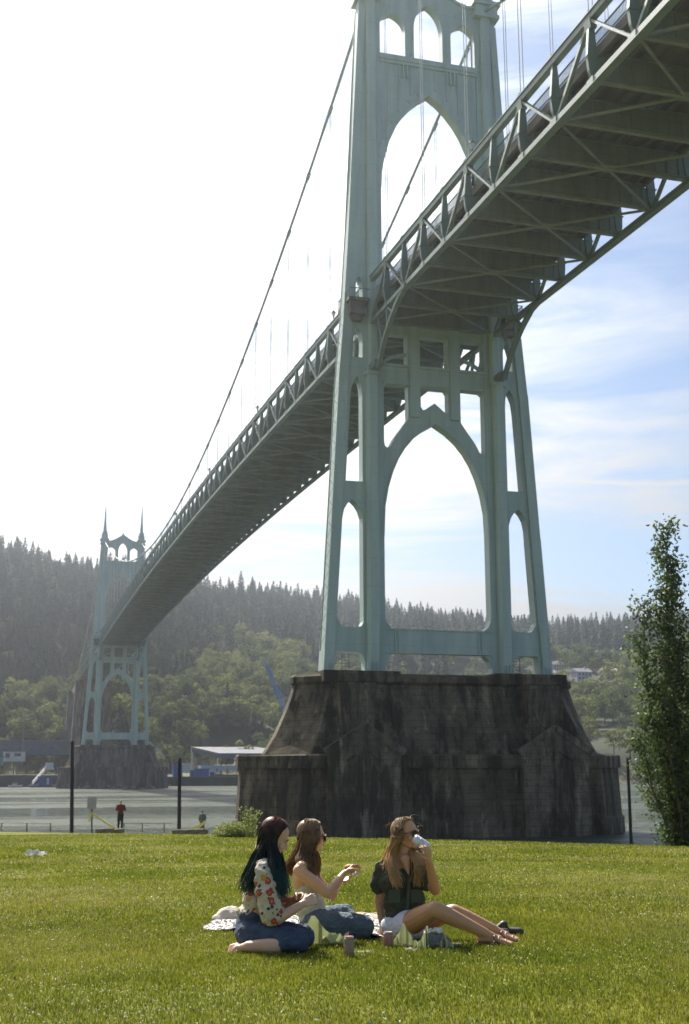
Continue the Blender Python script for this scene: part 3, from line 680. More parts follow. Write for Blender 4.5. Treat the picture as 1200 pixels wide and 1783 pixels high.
    for s in (-1, 1):
        for x in (9.6, 10.4): ld.bar((s * x, 2.2, 10.1), (s * x, 2.2, 12.5), .07, .07)
        for k in range(7): ld.bar((s * 9.6, 2.2, 10.3 + k * .33), (s * 10.4, 2.2, 10.3 + k * .33), .04, .04)
    P('ladder', ld, M_DARK)
    # upper portal with three pointed windows
    arc = [(-6.14, 66.5), (-6.05, 68.4), (-5.75, 70.2), (-5.1, 72.6), (-4.2, 74.7), (-3.3, 76.2), (-2.2, 77.6), (-1.1, 78.6), (0, 79.35)]
    top = [(6.15, 92.3), (5.2, 92.15), (4.0, 92.5), (2.6, 93.2), (1.2, 94.1), (0, 95.0)]
    out = arc + [(-x, z) for x, z in arc[::-1][1:]] + top + [(-x, z) for x, z in top[::-1][1:]]
    def win(cx, hw, z0, z1, z2, n=7):
        l = [(cx - hw, z0), (cx - hw, z1)]; Rw = hw * 1.55; th = math.acos((Rw - hw) / Rw); zsc = (z2 - z1) / (Rw * math.sin(th))
        l += [(cx - hw + Rw - Rw * math.cos(th * i / n), z1 + zsc * Rw * math.sin(th * i / n)) for i in range(1, n)]
        l += [(cx, z2)]
        rr = [(2 * cx - x, z) for x, z in l[::-1][1:]]
        return l + rr
    mb = MB(); mb.add(*plate(out, [win(-4.55, 1.62, 84.15, 88.0, 89.8), win(4.6, 1.62, 84.15, 88.0, 89.8), win(0.05, 1.83, 84.15, 88.2, 91.7)], .1, 1.3))
    P('portal', mb)
    pm = MB()
    for i in range(len(arc) - 1):
        for s in (-1, 1):
            (x0, z0), (x1, z1) = arc[i], arc[i + 1]; dx, dz = x1 - x0, z1 - z0; L_ = math.hypot(dx, dz); nx, nz_ = -dz / L_, dx / L_
            pm.bar((s * (x0 + nx * .45), .02, z0 + nz_ * .45), (s * (x1 + nx * .45), .02, z1 + nz_ * .45), .9, .2, up=Vector((0, 1, 0)))
    P('portal_moulding', pm); pm = MB()
    pm.box(-6.3, 6.3, -.25, .12, 83.3, 83.95); pm.box(-6.2, 6.2, -.12, .1, 82.9, 83.3)
    for x in (-5.2, -3.75, -2.3, -.8, .8, 2.3, 3.75, 5.2):
        zb = float(np.interp(abs(x), [0, 2.3, 4, 6], [80.6, 79.0, 76.5, 73])); pm.box(x - .08, x + .08, -.06, .11, zb, 82.9)
    for x in (-3.0, 3.0):
        pm.box(x - .35, x - .15, -.22, .1, 81.2, 82.95); pm.box(x + .15, x + .35, -.22, .1, 81.2, 82.95)
    P('sill_band', pm); pm = MB()
    for i in range(len(top) - 1):
        for s in (-1, 1): pm.bar((s * top[i][0], .7, top[i][1] + .1), (s * top[i + 1][0], .7, top[i + 1][1] + .1), 1.7, .35)
    P('portal_cornice', pm)
    cr2 = MB(); cr2.lathe((0, .7, 95.1), [(.3, 0), (.2, .3), (.3, .5), (.03, 1.1)], 6); P('finial', cr2)
    return t
make_tower(0, 'tall green gothic steel tower of the bridge standing on the nearest pier')
make_tower(SPAN, 'distant green gothic steel tower with twin spires in front of the far hillside')

# ------------------------------------------------------------------ deck with its stiffening trusses
PAN = SPAN / 62.0
def zb(y):
    if y < 0: return 49.6 + .034 * y
    if y > SPAN: return 49.6 - .034 * (y - SPAN)
    t = y / SPAN; return 49.6 + 3.6 * 4 * t * (1 - t)
TXX = 7.5; TD = 5.1
n0, n1 = -22, 62 + 22
dk = thing('bridge_deck', (TX, TY, 49.6), 'long green steel truss deck running from the upper right to the distant tower', 'bridge deck')
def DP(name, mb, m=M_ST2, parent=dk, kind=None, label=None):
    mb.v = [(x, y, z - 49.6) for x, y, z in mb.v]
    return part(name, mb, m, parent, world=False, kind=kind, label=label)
for s in (-1, 1):
    x = s * TXX
    tcb = MB(); bc = MB()
    for i in range(n0, n1):
        y0, y1 = i * PAN, (i + 1) * PAN
        tcb.bar((x, y0, zb(y0) + TD), (x, y1, zb(y1) + TD), .55, .5); tcb.bar((x, y0, zb(y0) + TD + .3), (x, y1, zb(y1) + TD + .3), .75, .07)
        bc.bar((x, y0, zb(y0)), (x, y1, zb(y1)), .5, .5)
        bc.bar((x, y0, zb(y0) - .28), (x, y1, zb(y1) - .28), .68, .06)
    DP('top_chord', tcb); DP('bottom_chord', bc)
    mem = []
    for i in range(n0, n1 + 1):
        y = i * PAN; z = zb(y); p = MB()
        xi = x - s * .0
        prof = [(-.15, .15), (-.36, .9), (-.45, 2.0), (-.36, 3.0), (-.19, 4.9), (.17, 4.9), (.30, 3.0), (.38, 2.0), (.31, .9), (.15, .15)]
        p.prism_y([(x + a, z + b) for a, b in prof], y - .16, y + .16)
        p.box(x - .5, x + .5, y - .2, y + .2, z + 2.03, z + 2.1)
        p.box(x - .36, x + .36, y - .32, y + .32, z + TD + .36, z + TD + .50)
        if i % 2: p.prism_y([(x - .24, z + 4.2), (x + .24, z + 4.2), (x + .32, z + 5.0), (x - .32, z + 5.0)], y - .45, y + .45)
        p.add(*(lambda m_: (m_.v, m_.f))(MB().box(x - .3, x + .3, y - .5, y + .5, z - .22, z + .32)))
        mem.append(('truss_post', i, p))
    for i in range(n0, n1):
        d_ = MB(); ya, yb = i * PAN, (i + 1) * PAN
        if i % 2:      # solid diagonal falling towards +y from an odd post's top
            d_.bar((x, ya, zb(ya) + TD), (x, yb, zb(yb)), .30, .30)
        else:
            for q in (-.17, .17): d_.bar((x + q, ya, zb(ya)), (x + q, yb, zb(yb) + TD), .07, .2)
            for k in range(1, 8):
                f = k / 8; yy = ya + (yb - ya) * f; z = zb(ya) + (TD + zb(yb) - zb(ya)) * f; d_.bar((x - .2, yy, z), (x + .2, yy, z), .22, .09)
        mem.append(('truss_diagonal', i, d_))
    for nm in ('truss_post', 'truss_diagonal'):
        far = MB(); cnt = 0
        for a, i, p in mem:
            if a != nm: continue
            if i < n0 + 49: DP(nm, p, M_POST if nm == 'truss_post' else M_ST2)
            else: far.add(p.v, p.f)
        DP(nm, far, kind='stuff')
    # roadway edge, sidewalk and railing
    ed = MB(); rl = MB()
    for i in range(n0, n1):
        y0, y1 = i * PAN, (i + 1) * PAN; a, b = zb(y0), zb(y1)
        ed.bar((s * 6.85, y0, a + 2.72), (s * 6.85, y1, b + 2.72), .3, .85)
        for h in (3.35, 4.25): rl.bar((s * 6.95, y0, a + h), (s * 6.95, y1, b + h), .09, .1)
        nb = 30 if -15 < i < 40 else 14
        for k in range(nb):
            f = k / nb; y = y0 + PAN * f; z = a + (b - a) * f; w_ = .035 if nb > 20 else .06
            rl.bar((s * 6.95, y, z + 3.3), (s * 6.95, y, z + 4.25), w_, w_)
    DP('deck_edge_beam', ed, M_DECK); DP('railing', rl, M_ST2)
# floor beams
far = MB()
for i in range(n0, n1 + 1):
    y = i * PAN; z = zb(y); b = MB()
    prof = [(-7.35, .35), (7.35, .35), (7.35, 1.3), (7.1, 2.0), (6.6, 2.35), (-6.6, 2.35), (-7.1, 2.0), (-7.35, 1.3)]
    b.prism_y([(a, z + c) for a, c in prof], y - .05, y + .05)
    b.box(-7.4, 7.4, y - .28, y + .28, z + .26, z + .345); b.box(-6.6, 6.6, y - .25, y + .25, z + 2.355, z + 2.42)
    if i < 40:
        for k in range(13): xx = -6.6 + k * 1.1; b.box(xx - .05, xx + .05, y - .18, y + .18, z + .35, z + 2.34)
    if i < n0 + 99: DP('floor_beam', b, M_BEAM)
    else: far.add(b.v, b.f)
DP('floor_beam', far, M_BEAM, kind='stuff')
bb = MB()
for i in range(n0, n1 - 1, 2):
    b = MB(); y0, ym, y1 = i * PAN, (i + 1) * PAN, (i + 2) * PAN; zz_ = zb(ym) + .16
    w = .19
    b.bar((-7.3, y0, zb(y0) + .12), (0, ym, zz_), w, .18); b.bar((0, ym, zz_), (7.3, y1, zb(y1) + .12), w, .18)
    b.bar((7.3, y0, zb(y0) + .14), (0, ym, zz_ + .02), w, .18); b.bar((0, ym, zz_ + .02), (-7.3, y1, zb(y1) + .14), w, .18)
    b.box(-.65, .65, ym - .55, ym + .55, zz_ - .02, zz_ + .06)
    b.box(-7.2, 7.2, y0 - .17, y0 + .17, zb(y0) + .06, zb(y0) + .24); b.box(-7.2, 7.2, ym - .17, ym + .17, zb(ym) + .06, zb(ym) + .24)
    DP('wind_bracing', b, M_BRACE)
sl = MB(); st_ = MB()
for i in range(n0, n1):
    y0, y1 = i * PAN, (i + 1) * PAN; a, b = zb(y0), zb(y1)
    sl.add([(-6.7, y0, a + 2.95), (6.7, y0, a + 2.95), (6.7, y1, b + 2.95), (-6.7, y1, b + 2.95), (-6.7, y0, a + 3.2), (6.7, y0, a + 3.2), (6.7, y1, b + 3.2), (-6.7, y1, b + 3.2)],
           [(3, 2, 1, 0), (4, 5, 6, 7), (0, 3, 7, 4), (1, 5, 6, 2)])
    for k in range(10):
        x = -5.85 + k * 1.3; st_.bar((x, y0, a + 2.66), (x, y1, b + 2.66), .2, .5)
DP('road_slab', sl, M_DECK); DP('stringers', st_, M_DECK).name = 'stringer'
# curved haunches that carry the truss on to the towers
for ty, sg in ((0, -1), (0, 1), (SPAN, -1), (SPAN, 1)):
    for s in (-1, 1):
        h = MB(); x = s * TXX
        zk = 49.6
        pts = [(13.0, zb(ty + sg * 13) - zk), (10.4, -.75), (8.0, -1.75), (6.0, -2.9), (4.4, -4.1), (3.2, -5.3), (2.6, -6.2)]
        P3 = [Vector((x, ty + .7 + sg * a if False else ty + sg * a + (1.4 if sg > 0 else 0), zk + b)) for a, b in pts]
        for p, q in zip(P3[:-1], P3[1:]): h.bar(p, q, .5, .45)
        for k, a in ((2, 5.94), (3, 5.94), (4, 2.6)):
            yy = ty + sg * a; h.bar(P3[k], (x, yy, zb(yy)), .3, .3)
        h.box(x - .45, x + .45, min(P3[-1].y, ty), max(P3[-1].y, ty + 1.4), 43.68, 44.4)
        DP('haunch', h, M_ST2)

# ------------------------------------------------------------------ cables and suspender ropes
def cz(y):
    if 0 <= y <= SPAN: return 60.3 + 32.0 * (1 - y / (SPAN / 2)) ** 2
    q = -y if y < 0 else y - SPAN
    t = q / 131.0; return 92.3 * (1 - t) + 51.5 * t - 6.0 * 4 * t * (1 - t) * .5
for s, lb in ((-1, 'left main suspension cable with its suspender ropes against the white sky'), (1, 'right main suspension cable seen through the arch of the near tower')):
    ct = thing('suspension_cable', (TX + s * 7.45, TY, 92.3), lb, 'cable')
    m_ = MB(); ys = [-131 + i * 131 / 30 for i in range(30)] + [i * SPAN / 80 for i in range(81)] + [SPAN + (i + 1) * 131 / 30 for i in range(30)]
    m_.tube([(0, y + .7 if 0 else y + .5, cz(y) - 92.3) for y in ys], .205, 8)
    part('main_cable', m_, M_ROPE, ct, True, world=False)
    far = MB()
    for i in range(n0 + 1, n1, 2):
        y = i * PAN
        if abs(y) < 4 or abs(y - SPAN) < 4: continue
        top_, bot_ = cz(y), zb(y) + TD + .4
        if top_ - bot_ < .5: continue
        r_ = MB()
        for q in (-.3, .3): r_.bar((0, y + q, bot_ - 92.3), (0, y + q, top_ - 92.3), .06, .06)
        r_.tube([(0, y - .55, cz(y - .55) - 92.3), (0, y + .55, cz(y + .55) - 92.3)], .29, 8)
        part('suspender_rope', r_, M_ROPE, ct, world=False)
# lanterns on the deck posts
M_LAMP = mat('dark_lantern_metal', (.05, .055, .05), (.08, .08, .07), 4, .5); M_LGL = mat('lantern_glass', (.5, .5, .46), None, 1, .3)
lamp0 = None; k_ = 0
for i in range(-13, 64, 8):
    for s in (-1, 1):
        y = i * PAN + (PAN if s > 0 else 0); z = zb(y) + 3.2
        if lamp0 is None:
            lamp0 = thing('street_lamp', (0, 0, 0), '', 'street lamp'); o = lamp0
            a = MB(); a.lathe((0, 0, 0), [(.16, 0), (.12, .8), (.07, .9), (.06, 3.5), (.1, 3.6)], 8); part('pole', a, M_LAMP, lamp0)
            a = MB(); a.lathe((0, 0, 3.6), [(.12, 0), (.26, .55), (.26, .6)], 6); part('lantern', a, M_LGL, lamp0)
            a = MB(); a.lathe((0, 0, 4.2), [(.34, 0), (.2, .2), (.05, .35), (.03, .55)], 6); part('lantern_cap', a, M_LAMP, lamp0)
        else: o = copy_tree(lamp0)
        o.location = (TX + s * 7.0, TY + y, z)
        side = 'left' if s < 0 else 'right'
        nth = ['nearest', 'second', 'third', 'fourth', 'fifth', 'sixth', 'seventh', 'eighth', 'ninth', 'tenth'][(i + 13) // 8]
        o['label'] = f'{nth} lantern on the {side} side of the bridge deck counting away from the lawn'; o['group'] = f'lanterns along the {side} side of the bridge'; o['category'] = 'street lamp'

# approach piers behind the far tower and the viaduct they carry
for yy, zt in ((499, 44.8), (560, 43.0)):
    t = thing('approach_pier', (TX, TY + yy, -2), 'pinkish concrete gothic arch pier just behind the far tower' if yy < 520 else 'pinkish concrete arch pier farther up the approach behind the trees', 'bridge pier')
    h = zt + 2
    out = [(-10.2, 0), (-8.8, h), (8.8, h), (10.2, 0), (5.6, 0), (5.6, h - 18), (5.0, h - 13), (3.6, h - 9), (1.8, h - 6), (0, h - 4.5), (-1.8, h - 6), (-3.6, h - 9), (-5.0, h - 13), (-5.6, h - 18), (-5.6, 0)]
    mb = MB(); mb.add(*plate(out, [], -2.0, 2.0)); part('arch', mb, M_APP, t, world=False)
    mb = MB()
    for s in (-1, 1): mb.add([(s * 9.7, -2.6, 0), (s * 7.6, -2.6, 0), (s * 7.4, -2.2, h - 1), (s * 8.4, -2.2, h - 1), (s * 9.7, -1.9, 0), (s * 7.6, -1.9, 0), (s * 7.4, -1.9, h - 1), (s * 8.4, -1.9, h - 1)], [(0, 1, 2, 3), (0, 3, 7, 4), (1, 5, 6, 2), (0, 4, 5, 1), (3, 2, 6, 7)])
    part('buttress', mb, M_APP, t, world=False)
vd = MB()
for k in range(10):
    y0, y1 = 499 + k * 30, 529 + k * 30
    vd.add([(TX + a, TY + y, 44.6 - .03 * (y - 499) + b) for y in (y0, y1) for a, b in ((-6.6, -1.5), (6.6, -1.5), (6.6, 1.4), (-6.6, 1.4))], [(0, 1, 2, 3), (7, 6, 5, 4), (0, 4, 5, 1), (1, 5, 6, 2), (2, 6, 7, 3), (3, 7, 4, 0)])
solo('approach_viaduct', vd, M_APP, 'concrete approach viaduct leading from the far end of the bridge into the trees', 'viaduct')

# ------------------------------------------------------------------ people
RV = Vector((math.cos(YAW), -math.sin(YAW), 0)); FV = Vector((math.sin(YAW), math.cos(YAW), 0)); ZV = Vector((0, 0, 1))
def H(px, py, dist, zmin=None):
    r = ray(px, py); p = r * (dist / r.dot(FV))
    if zmin is not None: p.z = max(p.z, lawn_z(p.x, p.y) + zmin)
    return p
def onlawn(px, py):
    r = ray(px, py); h = math.hypot(r.x, r.y); q = 3.0
    while q < 140:
        if lawn_z(r.x / h * q, r.y / h * q) > r.z / h * q: break
        q += .01
    return Vector((r.x / h * q, r.y / h * q, lawn_z(r.x / h * q, r.y / h * q)))
class Blob:
    def __init__(s): s.bm = bmesh.new()
    def cap(s, p, q, r0, r1, flat=1.0, fdir=None):
        p = Vector(p); q = Vector(q); d = q - p; L_ = d.length
        if L_ < 1e-5: return s.ell(p, (r0, r0, r0))
        d /= L_; up = ZV if abs(d.z) < .95 else Vector((0, 1, 0))
        if fdir is not None: up = Vector(fdir)
        a = d.cross(up).normalized(); b = a.cross(d).normalized(); n = 14; rings = []
        for i in range(4): an = math.pi / 2 * (i + .15) / 4.15; rings.append((-math.cos(an) * r0, math.sin(an) * r0))
        for i in range(5): t = i / 4; rings.append((L_ * t, r0 + (r1 - r0) * t))
        for i in range(4): an = math.pi / 2 * (i + 1) / 4.15; rings.append((L_ + math.sin(an) * r1, math.cos(an) * r1))
        vs = [[s.bm.verts.new(p + d * t + (a * math.cos(2 * math.pi * j / n) + b * math.sin(2 * math.pi * j / n) * flat) * r_) for j in range(n)] for t, r_ in rings]
        for i in range(len(vs) - 1):
            for j in range(n): s.bm.faces.new((vs[i][j], vs[i][(j + 1) % n], vs[i + 1][(j + 1) % n], vs[i + 1][j]))
        s.bm.faces.new(vs[0][::-1]); s.bm.faces.new(vs[-1]); return s
    def chain(s, pts, rs, **k):
        for i in range(len(pts) - 1): s.cap(pts[i], pts[i + 1], rs[i], rs[i + 1], **k)
        return s
    def ell(s, c, rad, X=None, Y=None, Z=None):
        X = Vector(X or (1, 0, 0)).normalized(); Z = Vector(Z or (0, 0, 1)).normalized(); Y = Z.cross(X).normalized(); X = Y.cross(Z)
        M = Matrix(((X.x * rad[0], Y.x * rad[1], Z.x * rad[2], c[0]), (X.y * rad[0], Y.y * rad[1], Z.y * rad[2], c[1]), (X.z * rad[0], Y.z * rad[1], Z.z * rad[2], c[2]), (0, 0, 0, 1)))
        bmesh.ops.create_icosphere(s.bm, subdivisions=3, radius=1, matrix=M); return s
    def build(s, name, m, parent=None, voxel=.006, smooth=6, disp=0, dsize=.06, label=None, seed=0, post=None):
        me = bpy.data.meshes.new(name); s.bm.to_mesh(me); s.bm.free()
        ob = bpy.data.objects.new(name, me); COL.objects.link(ob)
        mo = ob.modifiers.new('r', 'REMESH'); mo.mode = 'VOXEL'; mo.voxel_size = voxel; mo.use_smooth_shade = True
        ms = ob.modifiers.new('s', 'SMOOTH'); ms.factor = .5; ms.iterations = smooth
        if disp:
            tx = bpy.data.textures.new('folds', 'CLOUDS'); tx.noise_scale = dsize; tx.noise_depth = 2
            md = ob.modifiers.new('d', 'DISPLACE'); md.texture = tx; md.strength = disp; md.mid_level = .5; md.texture_coords = 'GLOBAL'
        dg = bpy.context.evaluated_depsgraph_get(); m2 = bpy.data.meshes.new_from_object(ob.evaluated_get(dg))
        bpy.data.objects.remove(ob); bpy.data.meshes.remove(me)
        m2.name = name; m2.materials.clear(); m2.materials.append(m)
        for p in m2.polygons: p.use_smooth = True
        if post: post(m2)
        o = put(name, m2, parent)
        if label: o['label'] = label
        return o
def head(b, c, f, u, k=1.0):
    r = f.cross(u).normalized()
    def P(x, y, z): return c + (r * x + f * y + u * z) * k
    def E(x, y, z, a, d, e): b.ell(P(x, y, z), (a * k, d * k, e * k), X=r, Z=u)
    E(0, -.012, .022, .072, .092, .088); E(0, .022, -.030, .060, .070, .072); E(0, .035, -.070, .040, .042, .032)
    E(0, .066, -.092, .017, .016, .015); E(0, .076, .020, .046, .014, .013)
    for s in (-1, 1):
        E(s * .036, .058, -.028, .026, .026, .026); E(s * .073, -.004, -.008, .008, .018, .030)
        b.cap(P(s * .012, .088, -.036), P(s * .004, .094, -.034), .009 * k, .010 * k)
        b.cap(P(s * .050, .0, -.055), P(s * .028, .045, -.085), .016 * k, .014 * k)
    b.cap(P(0, .084, .008), P(0, .104, -.030), .008 * k, .0115 * k)
    b.cap(P(-.018, .084, -.056), P(.018, .084, -.056), .0065 * k, .0065 * k); b.cap(P(-.015, .082, -.067), P(.015, .082, -.067), .0075 * k, .0075 * k)
    b.cap(P(0, -.022, -.055), P(0, -.03, -.11), .050 * k, .050 * k)
    return P
def face_bits(P, f, u, t, k=1.0, eyes=True):
    r = f.cross(u).normalized()
    if eyes:
        for s in (-1, 1):
            e = MB(); e.lathe(P(s * .031, .070, -.004), [(.002, -.011), (.009, -.008), (.0118, 0), (.009, .008), (.002, .011)], 10)
            part('eye', e, mat('eye', (.55, .5, .46), (.10, .06, .04), 60, .3), t, True)
            bw = MB(); bw.tube([P(s * .014, .088, .020), P(s * .032, .087, .026), P(s * .050, .074, .021)], [.0022, .003, .0015], 6); part('eyebrow', bw, mat('brow_hair', (.05, .03, .02)), t)
    lp = MB(); lp.tube([P(-.021, .082, -.061), P(-.008, .093, -.0575), P(0, .0935, -.060), P(.008, .093, -.0575), P(.021, .082, -.061)], [.002, .0045, .0045, .0045, .002], 8)
    part('lips', lp, mat('lips', (.42, .13, .11), None, 1, .4), t, True)
def hand(b, wr, d, pn, k=.92, curl=.5, grip=None, thumb=1):
    """palm from the wrist along d, pn = the way the palm faces; four unequal fingers and a thumb"""
    d = d.normalized(); pn = (pn - d * pn.dot(d)).normalized(); sd = d.cross(pn).normalized() * thumb
    kn = []
    for i in range(4):
        o = sd * ((1.5 - i) * .0195 * k); kpt = wr + d * (.083 - .004 * abs(i - 1) ) * k + o
        b.cap(wr + o * .55 + d * .005, kpt, .0145 * k, .0125 * k); kn.append(kpt)
    for i, L_ in enumerate((.070, .079, .073, .057)):
        p = kn[i]; ang = 0; r_ = .0090
        for j, fr in enumerate((.46, .30, .24)):
            ang += curl * (.75 if j == 0 else 1.0) * (1 + .12 * i)
            q = p + (d * math.cos(ang) + pn * math.sin(ang)) * L_ * fr * k + sd * (.0015 * (1.5 - i))
            b.cap(p, q, r_ * k, (r_ - .0008) * k); p = q; r_ -= .0008
    p = wr + d * .022 * k + sd * .022 * k
    q = p + (d * .62 + sd * .62 + pn * .35).normalized() * .042 * k; b.cap(p, q, .0135 * k, .0110 * k)
    q2 = q + (d * .75 + sd * .1 + pn * (.45 + curl * .6)).normalized() * .034 * k; b.cap(q, q2, .0108 * k, .0098 * k)
    q3 = q2 + (d * .65 - sd * .15 + pn * (.4 + curl)).normalized() * .027 * k; b.cap(q2, q3, .0096 * k, .0082 * k)
def foot(b, an, toe, up=ZV, w=.036):
    d = (toe - an); L_ = d.length; d /= L_; sd = d.cross(up).normalized()
    heel = an - d * .035 - up * .038
    b.cap(an, heel, .032, .026); b.cap(heel, an + d * L_ * .5 - up * .022, .026, .028)
    b.cap(an, an + d * L_ * .62 - up * .030, .031, .022)
    for i in range(5):
        o = sd * ((i - 2) * .0155); e = toe + o - d * (.004 * i) - up * .038
        b.cap(an + d * L_ * .55 + o * .8 - up * .030, e, .019, .0125 if i == 0 else .0095)
def strands(name, m, parent, c, f, u, groups, k=1.0, seed=3, lift=1.0, wav=.006, rad=.0026, partx=0.0):
    """hair as tapered tubes: from the parting over the skull, then along waypoints in the air"""
    rr = random.Random(seed); r = f.cross(u).normalized(); mb = MB()
    for (n, a0, a1, wps, spread) in groups:
        for q in range(n):
            a = R(rr.uniform(a0, a1)); hd = (f * math.cos(a) + r * math.sin(a))
            lf = lift * rr.uniform(.97, 1.10); sp = rr.gauss(0, 1); sp2 = rr.gauss(0, 1)
            f0 = rr.uniform(-.04, .048)
            zs_ = lambda q_: .024 + .090 * math.sqrt(max(.05, 1 - ((q_ + .012) / .098) ** 2))
            P0 = c + (u * (zs_(f0) + .003) + f * f0 + r * partx) * k
            P1 = c + (u * (zs_(f0 * .8) - .014) + hd * .046 + f * f0 * .5) * k * lf
            P2 = c + (u * .050 + hd * .086) * k * lf
            P3 = c + (u * -.015 + hd * .095) * k * lf
            pts = [P0, P1, P2, P3]
            if wps:
                for j, wpt in enumerate(wps):
                    s_ = spread[0] + (spread[1] - spread[0]) * (j / max(1, len(wps) - 1))
                    tt = RV * sp * s_ + FV * sp2 * s_ * .9
                    ln = (rr.uniform(-.045, .06)) if j == len(wps) - 1 else 0
                    pts.append(Vector(wpt) + tt + ZV * ln)
            # Catmull-Rom
            out = []
            ext = [pts[0] * 2 - pts[1]] + pts + [pts[-1] * 2 - pts[-2]]
            ph = rr.uniform(0, 6.28)
            for i in range(1, len(ext) - 2):
                for s4 in range(4 if i < len(ext) - 3 else 5):
                    t = s4 / 4; p0, p1, p2, p3 = ext[i - 1:i + 3]
                    v = .5 * ((2 * p1) + (p2 - p0) * t + (2 * p0 - 5 * p1 + 4 * p2 - p3) * t * t + (3 * p1 - p0 - 3 * p2 + p3) * t ** 3)
                    if i > 3: v = v + (RV * math.sin(ph + (i + t) * 2.6) + FV * math.cos(ph + (i + t) * 2.3)) * wav * min(1, (i - 3))
                    out.append(v)
            L_ = len(out); R_ = [rad * (1.0 if j < L_ * .7 else max(.15, 1 - (j / L_ - .7) * 2.6)) for j in range(L_)]
            mb.tube(out, R_, 3, cap=False)
    for q in range(14):
        a = rr.uniform(0, 6.28); hd = f * math.cos(a) + r * math.sin(a); st_ = c + (u * rr.uniform(.02, .11) + hd * .085) * k
        d_ = (hd * rr.uniform(.4, 1) + u * rr.uniform(-.5, .5) + ZV * rr.uniform(-.8, .5)).normalized(); pts = [st_]
        for j in range(4): pts.append(pts[-1] + d_ * rr.uniform(.015, .03)); d_ = (d_ + Vector((rr.gauss(0, .35), rr.gauss(0, .35), -.35))).normalized()
        mb.tube(pts, [rad * .22] * 4 + [.0002], 3, cap=False)
    return part(name, mb, m, parent, True)
def skin_mat(name, c, c2):
    m = mat(name, c, c2, 6, .45, bump=.06, bscale=60); b = m.node_tree.nodes['Principled BSDF']
    b.inputs['Subsurface Weight'].default_value = .12; b.inputs['Subsurface Radius'].default_value = (.02, .008, .004); b.inputs['Subsurface Scale'].default_value = .6
    return m
M_SK1 = skin_mat('fair_skin', (.60, .36, .235), (.66, .42, .29)); M_SK2 = skin_mat('tanned_skin', (.60, .335, .17), (.66, .39, .21)); M_SK3 = skin_mat('golden_tan_skin', (.50, .265, .135), (.56, .31, .165))
def hair_mat(name, stops, axis_z, rough=.38, streak=.35):
    """stops = [(world z, colour)]: dyed or grown-out lengths, some sunlit tops painted in, plus fine streaks"""
    m = bpy.data.materials.new(name); m.use_nodes = True; N = m.node_tree.nodes; L = m.node_tree.links; b = N['Principled BSDF']
    b.inputs['Roughness'].default_value = rough; b.inputs['Specular IOR Level'].default_value = .6
    t = N.new('ShaderNodeTexCoord'); sx = N.new('ShaderNodeSeparateXYZ'); L.new(t.outputs['Object'], sx.inputs[0])
    mr = N.new('ShaderNodeMapRange'); mr.inputs['From Min'].default_value = stops[0][0] - axis_z; mr.inputs['From Max'].default_value = stops[-1][0] - axis_z
    L.new(sx.outputs['Z'], mr.inputs['Value'])
    nz_ = N.new('ShaderNodeTexNoise'); nz_.inputs['Scale'].default_value = 30; mpn = N.new('ShaderNodeMapping'); mpn.inputs['Scale'].default_value = (1, 1, .12)
    L.new(t.outputs['Object'], mpn.inputs[0]); L.new(mpn.outputs[0], nz_.inputs['Vector'])
    ad = N.new('ShaderNodeMath'); ad.operation = 'MULTIPLY_ADD'; ad.inputs[1].default_value = streak; L.new(nz_.outputs['Fac'], ad.inputs[0])
    sb = N.new('ShaderNodeMath'); sb.operation = 'SUBTRACT'; sb.inputs[1].default_value = streak * .5; L.new(mr.outputs[0], sb.inputs[0]); L.new(sb.outputs[0], ad.inputs[2])
    cr = N.new('ShaderNodeValToRGB'); L.new(ad.outputs[0], cr.inputs[0])
    span = stops[-1][0] - stops[0][0]
    els = cr.color_ramp.elements
    els[0].position = 0; els[0].color = (*stops[0][1], 1); els[1].position = 1; els[1].color = (*stops[-1][1], 1)
    for z, c in stops[1:-1]: e = els.new((z - stops[0][0]) / span); e.color = (*c, 1)
    L.new(cr.outputs[0], b.inputs['Base Color'])
    tr = N.new('ShaderNodeBsdfTranslucent'); L.new(cr.outputs[0], tr.inputs[0]); ms = N.new('ShaderNodeMixShader'); ms.inputs[0].default_value = .38
    L.new(b.outputs[0], ms.inputs[1]); L.new(tr.outputs[0], ms.inputs[2]); L.new(ms.outputs[0], N['Material Output'].inputs[0])
    return m
def sunglasses(P, f, u, parent, k=1.0):
    r = f.cross(u).normalized(); t_ = parent
    fr = MB(); le = MB()
    for s in (-1, 1):
        cc = P(s * .032, .097, -.006); vs = []
        for off_ in (0, .004):
            for j in range(14):
                a = 2 * math.pi * j / 14; vs.append(cc + (r * math.cos(a) * .029 + u * math.sin(a) * .025) * k - f * (off_ + .25 * abs(math.cos(a) * s * .5 + .5) * .04 * .5))
        le.add(vs, [tuple(range(14)), tuple(range(27, 13, -1))] + [(j, (j + 1) % 14, 14 + (j + 1) % 14, 14 + j) for j in range(14)])
        ring_ = vs[:14] + [vs[0]]; fr.tube(ring_, .0026, 5, cap=False)
        fr.tube([P(s * .060, .085, .004), P(s * .074, .04, .003), P(s * .078, -.01, -.004)], .0026, 5)
    fr.tube([P(-.006, .103, .0), P(.006, .103, .0)], .003, 5)
    g = part('sunglasses', fr, mat('brown_frame', (.06, .035, .02), None, 1, .35), t_, True)
    part('lens', le, mat('dark_lens', (.02, .015, .012), None, 1, .12), g, True)
    return g

def denim(name, c, c2):
    return mat(name, c, c2, 9, .85, bump=.5, bscale=35, stretch=(1, 1, 1), detail=9)
